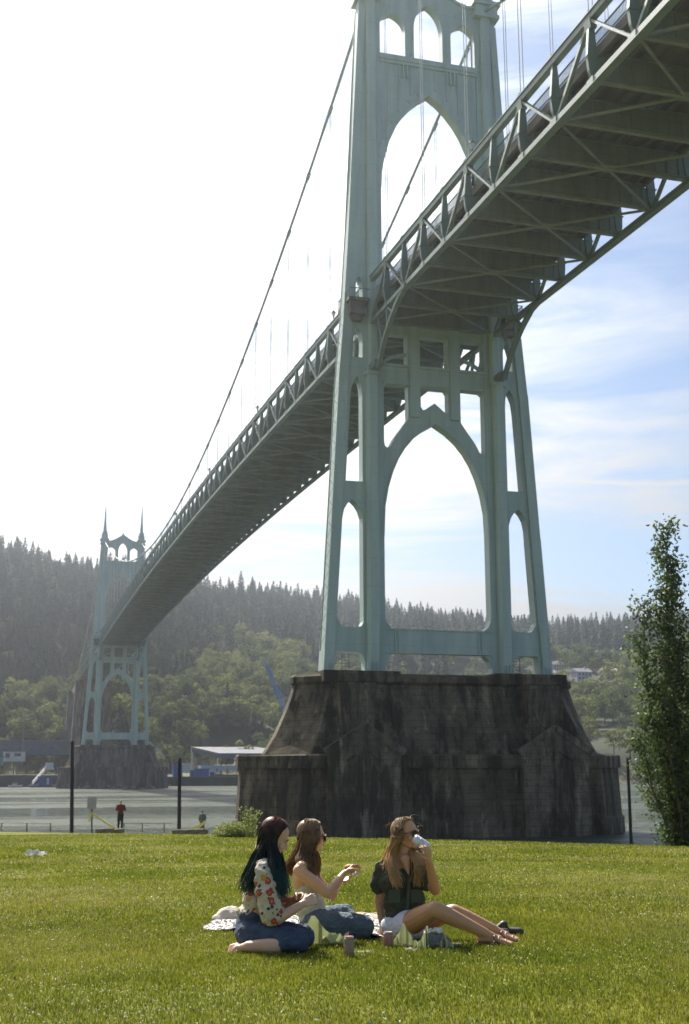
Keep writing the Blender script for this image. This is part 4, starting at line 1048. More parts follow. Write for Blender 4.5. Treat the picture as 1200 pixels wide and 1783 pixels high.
# floral print: scattered petals on cream cotton
def floral():
    m = bpy.data.materials.new('floral_cotton'); m.use_nodes = True; N = m.node_tree.nodes; L = m.node_tree.links; b = N['Principled BSDF']; b.inputs['Roughness'].default_value = .85
    t = N.new('ShaderNodeTexCoord'); src = None; col = (.62, .56, .43, 1)
    def mixn(fac, a, c):
        x = N.new('ShaderNodeMix'); x.data_type = 'RGBA'; L.new(fac, x.inputs['Factor'])
        if a is None: x.inputs['A'].default_value = col
        else: L.new(a, x.inputs['A'])
        x.inputs['B'].default_value = (*c, 1); return x.outputs['Result']
    wn_ = N.new('ShaderNodeTexNoise'); wn_.inputs['Scale'].default_value = 38; L.new(t.outputs['Object'], wn_.inputs['Vector'])
    va = N.new('ShaderNodeVectorMath'); va.operation = 'MULTIPLY_ADD'; va.inputs[1].default_value = (.022, .022, .022); L.new(wn_.outputs['Color'], va.inputs[0]); L.new(t.outputs['Object'], va.inputs[2])
    for sc, off_, r_, cc in ((17, 3.1, .25, (.06, .10, .035)), (20, 11.0, .20, (.03, .045, .07)), (13, 0.0, .30, (.50, .085, .05)), (13, 0.0, .13, (.60, .30, .10)), (10, 7.7, .22, (.62, .33, .08)), (26, 5.0, .16, (.42, .06, .05))):
        mp_ = N.new('ShaderNodeMapping'); mp_.inputs['Location'].default_value = (off_, off_ * .7, off_ * .3); L.new(va.outputs[0], mp_.inputs[0])
        vo = N.new('ShaderNodeTexVoronoi'); vo.inputs['Scale'].default_value = sc; vo.inputs['Randomness'].default_value = 1.0; L.new(mp_.outputs[0], vo.inputs['Vector'])
        lt = N.new('ShaderNodeMath'); lt.operation = 'LESS_THAN'; lt.inputs[1].default_value = r_; L.new(vo.outputs['Distance'], lt.inputs[0])
        src = mixn(lt.outputs[0], src, cc)
    L.new(src, b.inputs['Base Color'])
    tr = N.new('ShaderNodeBsdfTranslucent'); L.new(src, tr.inputs[0]); ms = N.new('ShaderNodeMixShader'); ms.inputs[0].default_value = .22
    L.new(b.outputs[0], ms.inputs[1]); L.new(tr.outputs[0], ms.inputs[2]); L.new(ms.outputs[0], N['Material Output'].inputs[0])
    return m

# --- woman in the floral shirt
d1 = 8.2
root = H(450, 1622, d1); root.z = lawn_z(root.x, root.y)
w1 = thing('person', root, 'woman with teal dipped dark hair, floral shirt and jeans, kneeling and looking down', 'person')
b = Blob()
hc = H(479, 1456, d1); hf = (RV * .83 - ZV * .50 - FV * -.10).normalized(); hu = (ZV * .85 + RV * .50); hu = (hu - hf * hu.dot(hf)).normalized()
hP = head(b, hc, hf, hu, 1.02)
nb = H(464, 1500, d1)
b.cap(hc - ZV * .07, nb, .050, .056)
b.ell(H(456, 1540, d1), (.095, .15, .15), X=RV); b.ell(H(447, 1585, d1), (.09, .135, .12), X=RV)
b.cap(H(462, 1514, d1 - .16), H(466, 1512, d1 + .16), .052, .052)
sh, el, wr = H(460, 1517, d1 - .19), H(484, 1600, d1 - .24), H(529, 1573, d1 - .20)
b.chain([sh, el, wr], [.046, .037, .024])
hand(b, wr, (H(548, 1564, d1 - .16) - wr), (FV * .8 - ZV * .3), .95, .75, thumb=1)
sh2, el2, wr2 = H(470, 1515, d1 + .19), H(492, 1590, d1 + .22), H(518, 1562, d1 + .02)
b.chain([sh2, el2, wr2], [.046, .037, .024])
hand(b, wr2, (H(536, 1560, d1 - .06) - wr2), (-FV * .6 - ZV * .4), .95, .7, thumb=-1)
hp, kn, an, toe = H(438, 1632, d1 - .10, .09), H(519, 1646, d1 - .28, .075), H(432, 1652, d1 - .24, .045), H(396, 1654, d1 - .22, .035)
b.chain([hp, kn], [.08, .055]); b.chain([kn, H(480, 1650, d1 - .26, .05), an], [.052, .054, .034])
foot(b, an, toe, up=(ZV * .5 - FV * .8).normalized())
hp2, kn2 = H(452, 1628, d1 + .12, .09), H(528, 1640, d1 + .02, .08)
an2 = H(455, 1640, d1 + .15, .05)
b.chain([hp2, kn2, an2], [.08, .055, .04])
b.ell(H(437, 1625, d1, .1), (.105, .16, .10), X=RV)
part1 = b.build('body', M_SK1, w1, .0055, 4)
face_bits(hP, hf, hu, w1)
b = Blob()                                            # floral shirt, loose wide sleeve
b.ell(H(457, 1535, d1), (.118, .165, .135), X=RV); b.ell(H(450, 1568, d1), (.108, .155, .10), X=RV); b.cap(H(461, 1512, d1 - .16), H(464, 1510, d1 + .16), .062, .062)
b.ell(H(439, 1588, d1), (.095, .145, .05), X=RV)
b.cap(H(460, 1517, d1 - .19), H(466, 1560, d1 - .23), .062, .072); b.cap(H(466, 1560, d1 - .23), H(474, 1592, d1 - .23), .072, .078)
b.cap(H(470, 1517, d1 + .19), H(482, 1575, d1 + .22), .060, .075)
b.build('shirt', floral(), w1, .007, 4, .042, .055)
b = Blob()                                            # jeans
b.ell(H(438, 1618, d1, .1), (.108, .165, .128), X=RV); b.ell(H(440, 1592, d1), (.095, .15, .07), X=RV)
kj = H(519, 1647, d1 - .28, .082)
b.chain([hp + ZV * .01, kj], [.100, .076]); b.cap(kj, H(500, 1652, d1 - .27, .07), .075, .068)
b.chain([hp2, kn2], [.095, .078]); b.chain([kn2, an2], [.075, .055])
b.build('jeans', denim('dark_blue_denim', (.028, .048, .088), (.052, .080, .130)), w1, .007, 4, .022, .07)
rp = MB()                                             # torn light patches on the thigh
for i in range(5):
    a = H(504 + i * 1.5, 1618 + i * 4, d1 - .36 + .02 * i); rp.tube([a, a + RV * (.085 - .01 * i) - ZV * .02], [.004, .006], 5)
hair_m1 = hair_mat('teal_dipped_dark_hair', [(H(0, 1560, d1).z, (.020, .095, .085)), (H(0, 1520, d1).z, (.018, .075, .065)), (H(0, 1480, d1).z, (.022, .028, .022)), (H(0, 1450, d1).z, (.03, .018, .012)), (H(0, 1424, d1).z, (.24, .085, .04))], root.z, .42, .30)
b = Blob(); b.ell(hc + hu * .036 - hf * .036, (.076, .082, .078), X=hf.cross(hu), Z=hu); b.ell(hc - hf * .035 - hu * .03, (.064, .055, .08), X=hf.cross(hu), Z=hu)
b.build('hair_cap', hair_m1, w1, .008, 3)
bk = [H(452, 1482, d1 - .02), H(440, 1512, d1 - .02), H(430, 1545, d1 - .05)]
bk2 = [H(458, 1485, d1 - .10), H(446, 1515, d1 - .14), H(436, 1548, d1 - .16)]
fr = [H(482, 1490, d1 - .12), H(484, 1518, d1 - .20), H(495, 1553, d1 - .22)]
fr2 = [H(474, 1488, d1 - .13), H(474, 1510, d1 - .20), H(487, 1548, d1 - .24)]
frf = [H(486, 1490, d1 + .10), H(490, 1520, d1 + .14), H(497, 1552, d1 + .14)]
strands('hair', hair_m1, w1, hc, hf, hu, [(360, 110, 250, bk, (.016, .028)), (230, 90, 150, bk2, (.014, .028)), (200, 78, 112, fr, (.010, .016)), (200, 84, 125, fr2, (.012, .022)), (120, 250, 295, frf, (.014, .022))], 1.02, 3, wav=.004, rad=.0030)
# --- woman in the tank top
d2 = 8.95
root = H(550, 1612, d2); root.z = lawn_z(root.x, root.y)
w2 = thing('person', root, 'woman in cream tank top and sunglasses seated in the middle holding out a sandwich', 'person')
b = Blob()
hc = H(543, 1455, d2); hf = (RV * .96 - ZV * .10 + FV * .22).normalized(); hu = (ZV - hf * ZV.dot(hf)).normalized()
hP = head(b, hc, hf, hu, 1.0)
nb = H(532, 1498, d2); b.cap(hc - ZV * .07 - hf * .01, nb, .049, .054)
b.ell(H(530, 1530, d2), (.088, .15, .14), X=RV); b.ell(H(538, 1575, d2), (.088, .13, .13), X=RV)
b.cap(H(526, 1511, d2 - .16), H(534, 1509, d2 + .16), .05, .05)
sh, el, wr = H(521, 1516, d2 - .18), H(571, 1556, d2 - .26), H(600, 1520, d2 - .10)
b.chain([sh, sh.lerp(el, .5), el, el.lerp(wr, .35), wr], [.045, .043, .034, .036, .023])
hand(b, wr, (H(618, 1503, d2 - .04) - wr), (-ZV * .8 + RV * .5), .95, .62, thumb=-1)
sh2, el2, wr2 = H(537, 1513, d2 + .18), H(578, 1562, d2 + .16), H(592, 1534, d2 + .02)
b.chain([sh2, el2, wr2], [.045, .034, .023]); hand(b, wr2, (H(612, 1530, d2 - .03) - wr2), (ZV * .7 - FV * .4), .92, .55, thumb=1)
b.ell(H(548, 1610, d2, .1), (.10, .16, .10), X=RV)
hpn, knn, ann = H(552, 1612, d2 - .10, .10), H(630, 1622, d2 - .18, .085), H(566, 1630, d2 - .05, .06)
hpf, knf, anf, toef = H(556, 1604, d2 + .12, .09), H(600, 1592, d2 + .34, .10), H(622, 1606, d2 + .22, .05), H(642, 1607, d2 + .10, .045)
b.chain([knf, anf], [.045, .034]); foot(b, anf, toef)
b.build('body', M_SK2, w2, .0055, 4); face_bits(hP, hf, hu, w2, eyes=False); sunglasses(hP, hf, hu, w2)
b = Blob()
b.ell(H(535, 1543, d2), (.097, .152, .105), X=RV); b.ell(H(541, 1578, d2), (.102, .146, .12), X=RV); b.ell(H(545, 1598, d2), (.10, .15, .05), X=RV)
for dd in (-.11, .11):
    b.cap(H(534, 1535, d2 + dd), H(524, 1512, d2 + dd * .9), .02, .014); b.cap(H(546, 1540, d2 + dd), H(538, 1512, d2 + dd * .8), .02, .014)
    b.cap(H(524, 1511, d2 + dd * .9), H(538, 1509, d2 + dd * .8), .050, .046) if 0 else None
b.build('tank_top', mat('cream_jersey', (.62, .58, .50), (.70, .66, .58), 8, .9, bump=.3, bscale=40, trans=.15), w2, .0065, 3, .022, .045)
b = Blob()
b.ell(H(549, 1608, d2, .1), (.115, .172, .12), X=RV); b.chain([hpn, knn], [.105, .088]); b.cap(knn, ann, .078, .055)
b.chain([hpf, knf], [.10, .075]); b.chain([knf, knf.lerp(anf, .8)], [.070, .05])
b.build('jeans', denim('faded_blue_denim', (.068, .102, .128), (.115, .155, .178)), w2, .007, 5, .016, .08)
hm2 = hair_mat('light_brown_hair', [(H(0, 1530, d2).z, (.34, .20, .095)), (H(0, 1470, d2).z, (.24, .145, .07)), (H(0, 1422, d2).z, (.42, .28, .15))], root.z, .35, .35)  # top stop lighter: the sunlit rim is painted into the hair colour
b = Blob(); b.ell(hc + hu * .034 - hf * .036, (.075, .081, .077), X=hf.cross(hu), Z=hu); b.ell(hc - hf * .035 - hu * .03, (.062, .053, .075), X=hf.cross(hu), Z=hu); b.build('hair_cap', hm2, w2, .008, 3)
bk = [H(524, 1482, d2), H(512, 1500, d2 + .02), H(503, 1517, d2 + .06)]
nr = [H(541, 1485, d2 - .09), H(540, 1505, d2 - .13), H(544, 1527, d2 - .15)]
nm = [H(530, 1484, d2 - .08), H(528, 1500, d2 - .14), H(537, 1522, d2 - .17)]
fs_ = [H(548, 1486, d2 + .09), H(552, 1505, d2 + .12), H(549, 1522, d2 + .13)]
strands('hair', hm2, w2, hc, hf, hu, [(380, 110, 250, bk, (.020, .022)), (330, 66, 125, nr, (.014, .014)), (330, 85, 150, nm, (.018, .022)), (150, 250, 296, fs_, (.014, .016))], 1.0, 5, wav=.005, rad=.0028)
# sandwich and napkin in her hands
def small(name, loc, label, cat): return thing(name, loc, label, cat)
sc_ = H(609, 1515, d2 - .06)
t = small('sandwich', sc_, 'small round sandwich held up in a white napkin by the middle woman', 'food')
a = MB(); a.lathe(sc_ + ZV * .008, [(.034, 0), (.040, .008), (.036, .022), (.018, .032), (.004, .034)], 14); part('bun', a, mat('toasted_bread', (.42, .22, .08), (.52, .32, .14), 14, .7), t, True)
a = MB(); a.lathe(sc_ - ZV * .018, [(.033, 0), (.038, .004), (.038, .012), (.034, .016)], 14); part('bun', a, MATS['toasted_bread'], t, True)
a = MB(); a.lathe(sc_, [(.040, -.002), (.043, .002), (.040, .010)], 9); part('filling', a, mat('orange_filling', (.55, .20, .03), (.40, .07, .03), 30, .5), t, True)
def crumple(c, w, d_, h, n=7, seed=1, fold=.5, ax=RV, ay=FV, tilt=0):
    """creased sheet with thickness given by its folds"""
    r_ = random.Random(seed); vs = []; m_ = MB()
    hts = [[(r_.random() ** 1.5) * h * (1 - .0 * i) for j in range(n)] for i in range(n)]
    for i in range(n):
        for j in range(n):
            x = (i / (n - 1) - .5) * w + r_.uniform(-.12, .12) * w / n; y = (j / (n - 1) - .5) * d_ + r_.uniform(-.12, .12) * d_ / n
            vs.append(Vector(c) + ax * x + ay * y + ZV * (hts[i][j] + tilt * (x / w + .5) * h))
    fs = []
    for i in range(n - 1):
        for j in range(n - 1):
            q = i * n + j
            fs += [(q, q + n, q + n + 1), (q, q + n + 1, q + 1)] if r_.random() < .5 else [(q, q + n, q + 1), (q + 1, q + n, q + n + 1)]
    vs2 = [v - ZV * .0015 for v in vs]; k_ = len(vs)
    rim = [i * n for i in range(n)] + [(n - 1) * n + j for j in range(1, n)] + [i * n + n - 1 for i in range(n - 2, -1, -1)] + [j for j in range(n - 2, 0, -1)]
    m_.add(vs + vs2, fs + [tuple(i + k_ for i in f[::-1]) for f in fs] + [(rim[i], rim[(i + 1) % len(rim)], rim[(i + 1) % len(rim)] + k_, rim[i] + k_) for i in range(len(rim))])
    return m_
M_PAPER = mat('white_paper', (.80, .79, .74), (.74, .73, .69), 9, .8, trans=.5); M_WAX = mat('pale_yellow_deli_paper', (.60, .62, .38), (.68, .70, .46), 12, .7, trans=.45)
solo('napkin', crumple(H(618, 1527, d2 - .04), .07, .08, .03, 6, 4, tilt=.6), M_PAPER, 'white napkin under the sandwich in the middle woman\'s hand', 'napkin')
solo('napkin', crumple(H(538, 1577, d1 - .10), .06, .06, .07, 6, 9), M_PAPER, 'crumpled white napkin held in the dark haired woman\'s hands', 'napkin')
solo('food_box', MB().box(*[0] * 6) if 0 else (lambda c: MB().add([c + RV * x + FV * y + ZV * z for z in (0, .028) for x, y in ((-.10, -.05), (.10, -.05), (.10, .05), (-.10, .05))], [(3, 2, 1, 0), (4, 5, 6, 7), (0, 1, 5, 4), (1, 2, 6, 5), (2, 3, 7, 6), (3, 0, 4, 7)]))(H(513, 1570, d1 + .06)), mat('red_brown_card', (.30, .09, .06), (.38, .13, .09), 20, .7), 'red-brown cardboard food tray on the lap of the dark haired woman', 'food tray')
# --- woman drinking
d3 = 8.75
root = H(705, 1618, d3); root.z = lawn_z(root.x, root.y)
w3 = thing('person', root, 'blonde woman in olive shirt and white shorts drinking from a can', 'person')
b = Blob()
hc = H(707, 1452, d3); hf = (RV * .80 - FV * .55 + ZV * .10).normalized(); hu = (ZV - hf * ZV.dot(hf)).normalized()
hP = head(b, hc, hf, hu, 1.0)
nb = H(702, 1500, d3); b.cap(hc - ZV * .07, nb, .048, .054)
XR = (RV * .93 + FV * .3).normalized()
b.ell(H(702, 1535, d3), (.15, .09, .14), X=RV); b.ell(H(704, 1585, d3), (.125, .09, .13), X=RV)
sA, sB = H(668, 1514, d3 + .04), H(735, 1514, d3 - .06)
b.cap(sA, sB, .050, .050)
eA, wA = H(661, 1572, d3 + .12), H(667, 1612, d3 + .05)
b.chain([sA, eA, wA], [.046, .036, .024]); hand(b, wA, (H(670, 1634, d3 - .02) - wA), (RV * .2 + ZV * -.6 + FV * .4), .95, .25, thumb=-1)
eB, wB = H(758, 1550, d3 - .16), H(747, 1500, d3 - .30)
b.chain([sB, sB.lerp(eB, .5), eB, eB.lerp(wB, .3), wB], [.046, .042, .036, .037, .023])
cA, cB = H(721, 1459, d3 - .24), H(746, 1477, d3 - .27)       # can: mouth end, base
cmid = cA.lerp(cB, .62); hd_ = (cmid - wB)
hand(b, wB, (H(745, 1478, d3 - .33) - wB), (RV * -.75 + FV * .45 + ZV * .1), .92, .62, thumb=1)
b.ell(H(703, 1616, d3, .1), (.15, .11, .10), X=RV)
b.cap(H(706, 1498, d3 - .07), H(712, 1522, d3 - .118), .044, .008)
h1, k1, a1, t1 = H(703, 1618, d3 - .08, .09), H(757, 1583, d3 - .40), H(846, 1634, d3 - .32, .075), H(892, 1640, d3 - .33, .05)
b.chain([h1, h1.lerp(k1, .5), k1, k1.lerp(a1, .32), a1], [.086, .076, .056, .055, .034]); foot(b, a1, t1)
h2, k2, a2, t2 = H(716, 1614, d3 + .08, .09), H(790, 1588, d3 - .02), H(860, 1628, d3 - .02, .075), H(902, 1637, d3 - .06, .05)
b.chain([h2, k2, k2.lerp(a2, .32), a2], [.084, .055, .053, .034]); foot(b, a2, t2)
b.build('body', M_SK3, w3, .0055, 4); face_bits(hP, hf, hu, w3, eyes=False); sunglasses(hP, hf, hu, w3)
b = Blob()
b.ell(H(700, 1535, d3), (.162, .115, .125), X=RV); b.ell(H(704, 1570, d3), (.148, .118, .12), X=RV); b.ell(H(706, 1590, d3), (.142, .12, .055), X=RV)
b.cap(H(673, 1513, d3 + .04), H(730, 1513, d3 - .05), .056, .056)
b.cap(sA, H(661, 1540, d3 + .08), .066, .072); b.cap(sB, H(741, 1534, d3 - .10), .062, .064)
shirt_m = mat('olive_green_cotton', (.050, .056, .034), (.066, .074, .045), 7, .85, bump=.4, bscale=30)
b.build('shirt', shirt_m, w3, .007, 3, .036, .06)
pk = MB()
PKM = []
for x0 in (677, 715):
    pk = MB(); PKM.append(pk)
    q = [H(x0, 1549, d3 - .126), H(x0 + 20, 1549, d3 - .130), H(x0 + 20, 1572, d3 - .138), H(x0, 1572, d3 - .134)]
    pk.add(q + [p - FV * .004 for p in q], [(0, 1, 2, 3), (7, 6, 5, 4), (0, 4, 5, 1), (1, 5, 6, 2), (2, 6, 7, 3), (3, 7, 4, 0)])
PK_M = mat('olive_seam', (.058, .065, .040), (.074, .082, .052), 7, .85)
for pk in PKM: part('pocket', pk, PK_M, w3)
pl_ = MB()
pl_.bar(H(713, 1524, d3 - .126), H(711, 1560, d3 - .140), .022, .006, up=FV); pl_.bar(H(711, 1560, d3 - .140), H(708, 1596, d3 - .136), .022, .006, up=FV); part('placket', pl_, PK_M, w3)
b = Blob()
b.ell(H(702, 1612, d3, .09), (.158, .128, .105), X=RV); b.cap(h1, h1.lerp(k1, .16), .100, .100); b.cap(h2, h2.lerp(k2, .16), .098, .096)
b.build('shorts', mat('white_denim', (.66, .66, .72), (.72, .72, .78), 10, .85, bump=.3, bscale=40), w3, .0065, 4, .010, .04)
hm3 = hair_mat('blonde_balayage_hair', [(H(0, 1540, d3).z, (.78, .54, .25)), (H(0, 1490, d3).z, (.68, .45, .20)), (H(0, 1455, d3).z, (.42, .26, .12)), (H(0, 1422, d3).z, (.52, .36, .19))], root.z, .35, .5)  # balayage lengths; crown stop lightened to paint in the sun on top
b = Blob(); b.ell(hc + hu * .034 - hf * .036, (.074, .080, .077), X=hf.cross(hu), Z=hu); b.ell(hc - hf * .035 - hu * .03, (.062, .053, .075), X=hf.cross(hu), Z=hu); b.build('hair_cap', hm3, w3, .008, 3)
lf_ = [H(683, 1482, d3 - .06), H(683, 1508, d3 - .13), H(692, 1538, d3 - .16)]
lb_ = [H(682, 1480, d3 + .03), H(677, 1494, d3 + .02), H(676, 1506, d3 - .02)]
rf_ = [H(724, 1486, d3 - .06), H(730, 1506, d3 - .13), H(728, 1534, d3 - .16)]
rg_ = [H(728, 1486, d3 - .02), H(739, 1504, d3 - .08), H(744, 1522, d3 - .12)]
strands('hair', hm3, w3, hc, hf, hu, [(230, 72, 125, lf_, (.010, .016)), (300, 105, 215, lb_, (.014, .016)), (170, 240, 288, rf_, (.012, .016)), (200, 232, 288, rg_, (.012, .016))], 1.0, 8, wav=.011, rad=.0028)
# sandals
sn = MB()
for an_, to_ in ((a1, t1), (a2, t2)):
    s_ = MB(); d_ = (to_ - an_); L_ = d_.length; d_ /= L_; sd_ = d_.cross(ZV).normalized(); base = [an_ - d_ * .06 - ZV * .072, to_ + d_ * .02 - ZV * .055]
    prof = [(-.06, .026), (-.03, .032), (.03, .028), (.09, .034), (.14, .040), (.18, .036), (.205, .02)]
    up_ = [];
    for x, w_ in prof: up_.append((x, w_))
    vs = []
    for zz_, in ((0,), (.018,)):
        for x, w_ in prof: vs.append(an_ + d_ * x + sd_ * w_ - ZV * (.076 - .10 * max(0, x) * .1) + ZV * zz_)
        for x, w_ in prof[::-1]: vs.append(an_ + d_ * x - sd_ * w_ - ZV * (.076 - .10 * max(0, x) * .1) + ZV * zz_)
    n_ = len(prof) * 2
    s_.add(vs, [tuple(range(n_ - 1, -1, -1)), tuple(range(n_, 2 * n_))] + [(i, (i + 1) % n_, n_ + (i + 1) % n_, n_ + i) for i in range(n_)])
    sd = part('sandal', s_, mat('tan_leather', (.20, .09, .05), (.28, .13, .08), 20, .6), w3)
    st = MB()
    for x, hh in ((.055, .012), (.085, .006), (.135, -.012)):
        c_ = an_ + d_ * x - ZV * .035
        st.tube([c_ + sd_ * .040 - ZV * .02, c_ + sd_ * .030 + ZV * (.018 + hh), c_ + ZV * (.030 + hh), c_ - sd_ * .030 + ZV * (.018 + hh), c_ - sd_ * .040 - ZV * .02], .006, 6)
    part('strap', st, mat('dark_red_strap', (.16, .035, .03), (.35, .30, .26), 45, .5), sd, True)
M_ALU = mat('white_can_paint', (.62, .64, .68), (.70, .72, .75), 20, .3, .2)
def can(axis0, axis1, m, name, label, rad=.033, band=None):
    ax = (axis1 - axis0); L_ = ax.length; ax /= L_; q = ax.to_track_quat('Z', 'Y')
    t_ = thing(name, axis0 if axis0.z < axis1.z else axis1, label, 'drink can')
    def LA(prof, nm, m_):
        a = MB(); a.lathe((0, 0, 0), prof, 20); a.v = [tuple(axis0 + q @ Vector(v)) for v in a.v]; return part(nm, a, m_, t_, True)
    LA([(rad * .8, 0), (rad * .95, .006), (rad, .014), (rad, L_ - .014), (rad * .86, L_ - .004)], 'can_body', m)
    LA([(rad * .84, L_ - .004), (rad * .87, L_), (rad * .80, L_ - .001)], 'rim', mat('bare_aluminium', (.7, .7, .7), None, 1, .3, .9))
    if band: LA([(rad * 1.01, L_ * .3), (rad * 1.012, L_ * .32), (rad * 1.012, L_ * .62), (rad * 1.01, L_ * .64)], 'label_band', band)
    return t_
can(cB, cA, M_ALU, 'drink_can', 'white and silver can tilted to the blonde woman\'s mouth', band=mat('grey_print', (.42, .44, .52), (.62, .64, .68), 60, .35))
g1 = onlawn(608, 1668); can(g1, g1 + ZV * .122, mat('tan_can_paint', (.30, .19, .11), (.16, .16, .14), 25, .35), 'drink_can', 'tan can with red top standing in the grass in front of the women', band=mat('brown_print', (.24, .17, .12), (.40, .28, .17), 50, .4))
a = MB(); a.lathe(g1 + ZV * .123, [(.027, 0), (.028, .003), (.02, .004)], 16); solo('can_lid', a, mat('red_lid', (.45, .05, .05), (.40, .08, .08), 10, .4), 'red lid on the tan can in the grass', 'lid')
g2 = onlawn(676, 1650); can(g2, g2 + ZV * .10, mat('dull_red_can_paint', (.30, .12, .10), (.38, .22, .18), 25, .35), 'drink_can', 'dull red can standing beside the blonde woman\'s hand')
# picnic papers
def cone_paper(c, w, h, lean, seed, label):
    r_ = random.Random(seed); m_ = MB(); n = 11; vs = []
    for i in range(n):
        x = (i / (n - 1) - .5) * w; z = h * max(.34, 1 - abs(x / w - lean) * 1.5) * r_.uniform(.88, 1.04)
        y = .028 * math.sin(i * 1.7 + seed) + r_.uniform(-.01, .01)
        vs.append((c + RV * x + FV * y, c + RV * (x * .96) + FV * (y + .012) + ZV * z))
    fl = [v[0] for v in vs] + [v[1] for v in vs]; bk_ = [v + FV * .0018 for v in fl]; N_ = 2 * n
    fs = [(i, i + 1, n + i + 1, n + i) for i in range(n - 1)]
    m_.add(fl + bk_, fs + [tuple(k + N_ for k in f[::-1]) for f in fs] + [(i + n, i + n + 1, i + n + 1 + N_, i + n + N_) for i in range(n - 1)] + [(0, n, n + N_, N_), (n - 1, N_ + n - 1, N_ + 2 * n - 1, 2 * n - 1)])
    return solo('deli_paper', m_, M_WAX, label, 'paper')
cone_paper(onlawn(561, 1649) + ZV * .02, .25, .19, -.25, 2, 'largest pale yellow deli paper, propped in front of the women in jeans')
solo('deli_paper', crumple(onlawn(584, 1650) + ZV * .03, .18, .12, .07, 7, 12), M_WAX, 'flattened pale yellow deli paper right of the largest one', 'paper')
cone_paper(onlawn(700, 1650), .15, .15, .1, 3, 'pale yellow pointed deli paper next to the dull red can')
cone_paper(onlawn(733, 1654), .10, .16, .45, 5, 'pale yellow deli paper folded to a sharp point under the blonde woman\'s knee')
cone_paper(onlawn(777, 1654), .10, .10, -.1, 8, 'small pale yellow deli paper right of the grey bundle')
solo('napkin', crumple(onlawn(632, 1658), .15, .12, .012, 6, 21), M_PAPER, 'flat white napkin lying in the grass right of the tan can', 'napkin')
solo('napkin', crumple(onlawn(790, 1648), .10, .08, .03, 6, 23), M_PAPER, 'small crumpled white napkin below the blonde woman\'s shins', 'napkin')
solo('napkin', crumple(onlawn(716, 1658), .07, .06, .03, 6, 24), M_PAPER, 'scrap of white napkin between two pointed deli papers', 'napkin')
b = Blob(); c_ = onlawn(757, 1652); b.ell(c_ + ZV * .05, (.085, .06, .055), X=RV); b.ell(c_ + RV * .05 + ZV * .04, (.05, .05, .045), X=RV); b.ell(c_ - RV * .04 + ZV * .075, (.04, .04, .035), X=RV)
o = b.build('cloth_bundle', mat('grey_cloth', (.13, .14, .13), (.30, .31, .28), 16, .85, bump=.5, bscale=40), None, .006, 3, .03, .035); tag(o, 'grey cloth bundle on the grass below the blonde woman\'s knees', 'cloth'); recenter(o)
solo('napkin', crumple(c_ + ZV * .10 - RV * .01, .12, .08, .03, 6, 31), M_PAPER, 'white napkin lying on top of the grey bundle', 'napkin')
# dark shoes behind her feet, bag behind the first woman, blankets
def shoe(px, py, dirv, label):
    p = onlawn(px, py); b = Blob(); d_ = dirv.normalized()
    b.cap(p + ZV * .035, p + d_ * .15 + ZV * .03, .032, .034, flat=.8); b.cap(p + ZV * .04, p + d_ * .04 + ZV * .075, .032, .03)
    o = b.build('shoe', mat('black_leather', (.02, .018, .018), (.05, .035, .03), 20, .5), None, .006, 3); tag(o, label, 'shoe'); recenter(o)
shoe(846, 1632, RV * 1.0 + FV * .3, 'black shoe lying behind the blonde woman\'s ankles')
shoe(868, 1629, RV * 1.0 - FV * .1, 'black shoe with its toe up just above the blonde woman\'s toes')
b = Blob(); c_ = onlawn(397, 1608)
b.ell(c_ + ZV * .055 + RV * .02, (.12, .09, .075), X=RV); b.ell(c_ + ZV * .035 - RV * .05, (.08, .08, .045), X=RV)
o = b.build('cloth_bag', mat('cream_canvas', (.52, .46, .38), (.60, .54, .45), 12, .85, bump=.4, bscale=30), None, .008, 4, .03, .08); tag(o, 'cream canvas bag slumped on the grass behind the dark haired woman', 'bag'); recenter(o)
def blanket_mat(name, c1, c2, c3):
    m = bpy.data.materials.new(name); m.use_nodes = True; N = m.node_tree.nodes; L = m.node_tree.links; b = N['Principled BSDF']; b.inputs['Roughness'].default_value = .9
    t = N.new('ShaderNodeTexCoord'); w_ = N.new('ShaderNodeTexWave'); w_.inputs['Scale'].default_value = 5; w_.inputs['Distortion'].default_value = 14; w_.inputs['Detail'].default_value = 4; w_.inputs['Detail Scale'].default_value = 2.2; L.new(t.outputs['Object'], w_.inputs['Vector'])
    r_ = N.new('ShaderNodeValToRGB'); r_.color_ramp.interpolation = 'CONSTANT'; r_.color_ramp.elements[0].color = (*c1, 1); r_.color_ramp.elements[1].color = (*c2, 1); r_.color_ramp.elements[1].position = .42
    e = r_.color_ramp.elements.new(.8); e.color = (*c3, 1); L.new(w_.outputs['Fac'], r_.inputs[0]); L.new(r_.outputs[0], b.inputs['Base Color']); return m
BLK = []
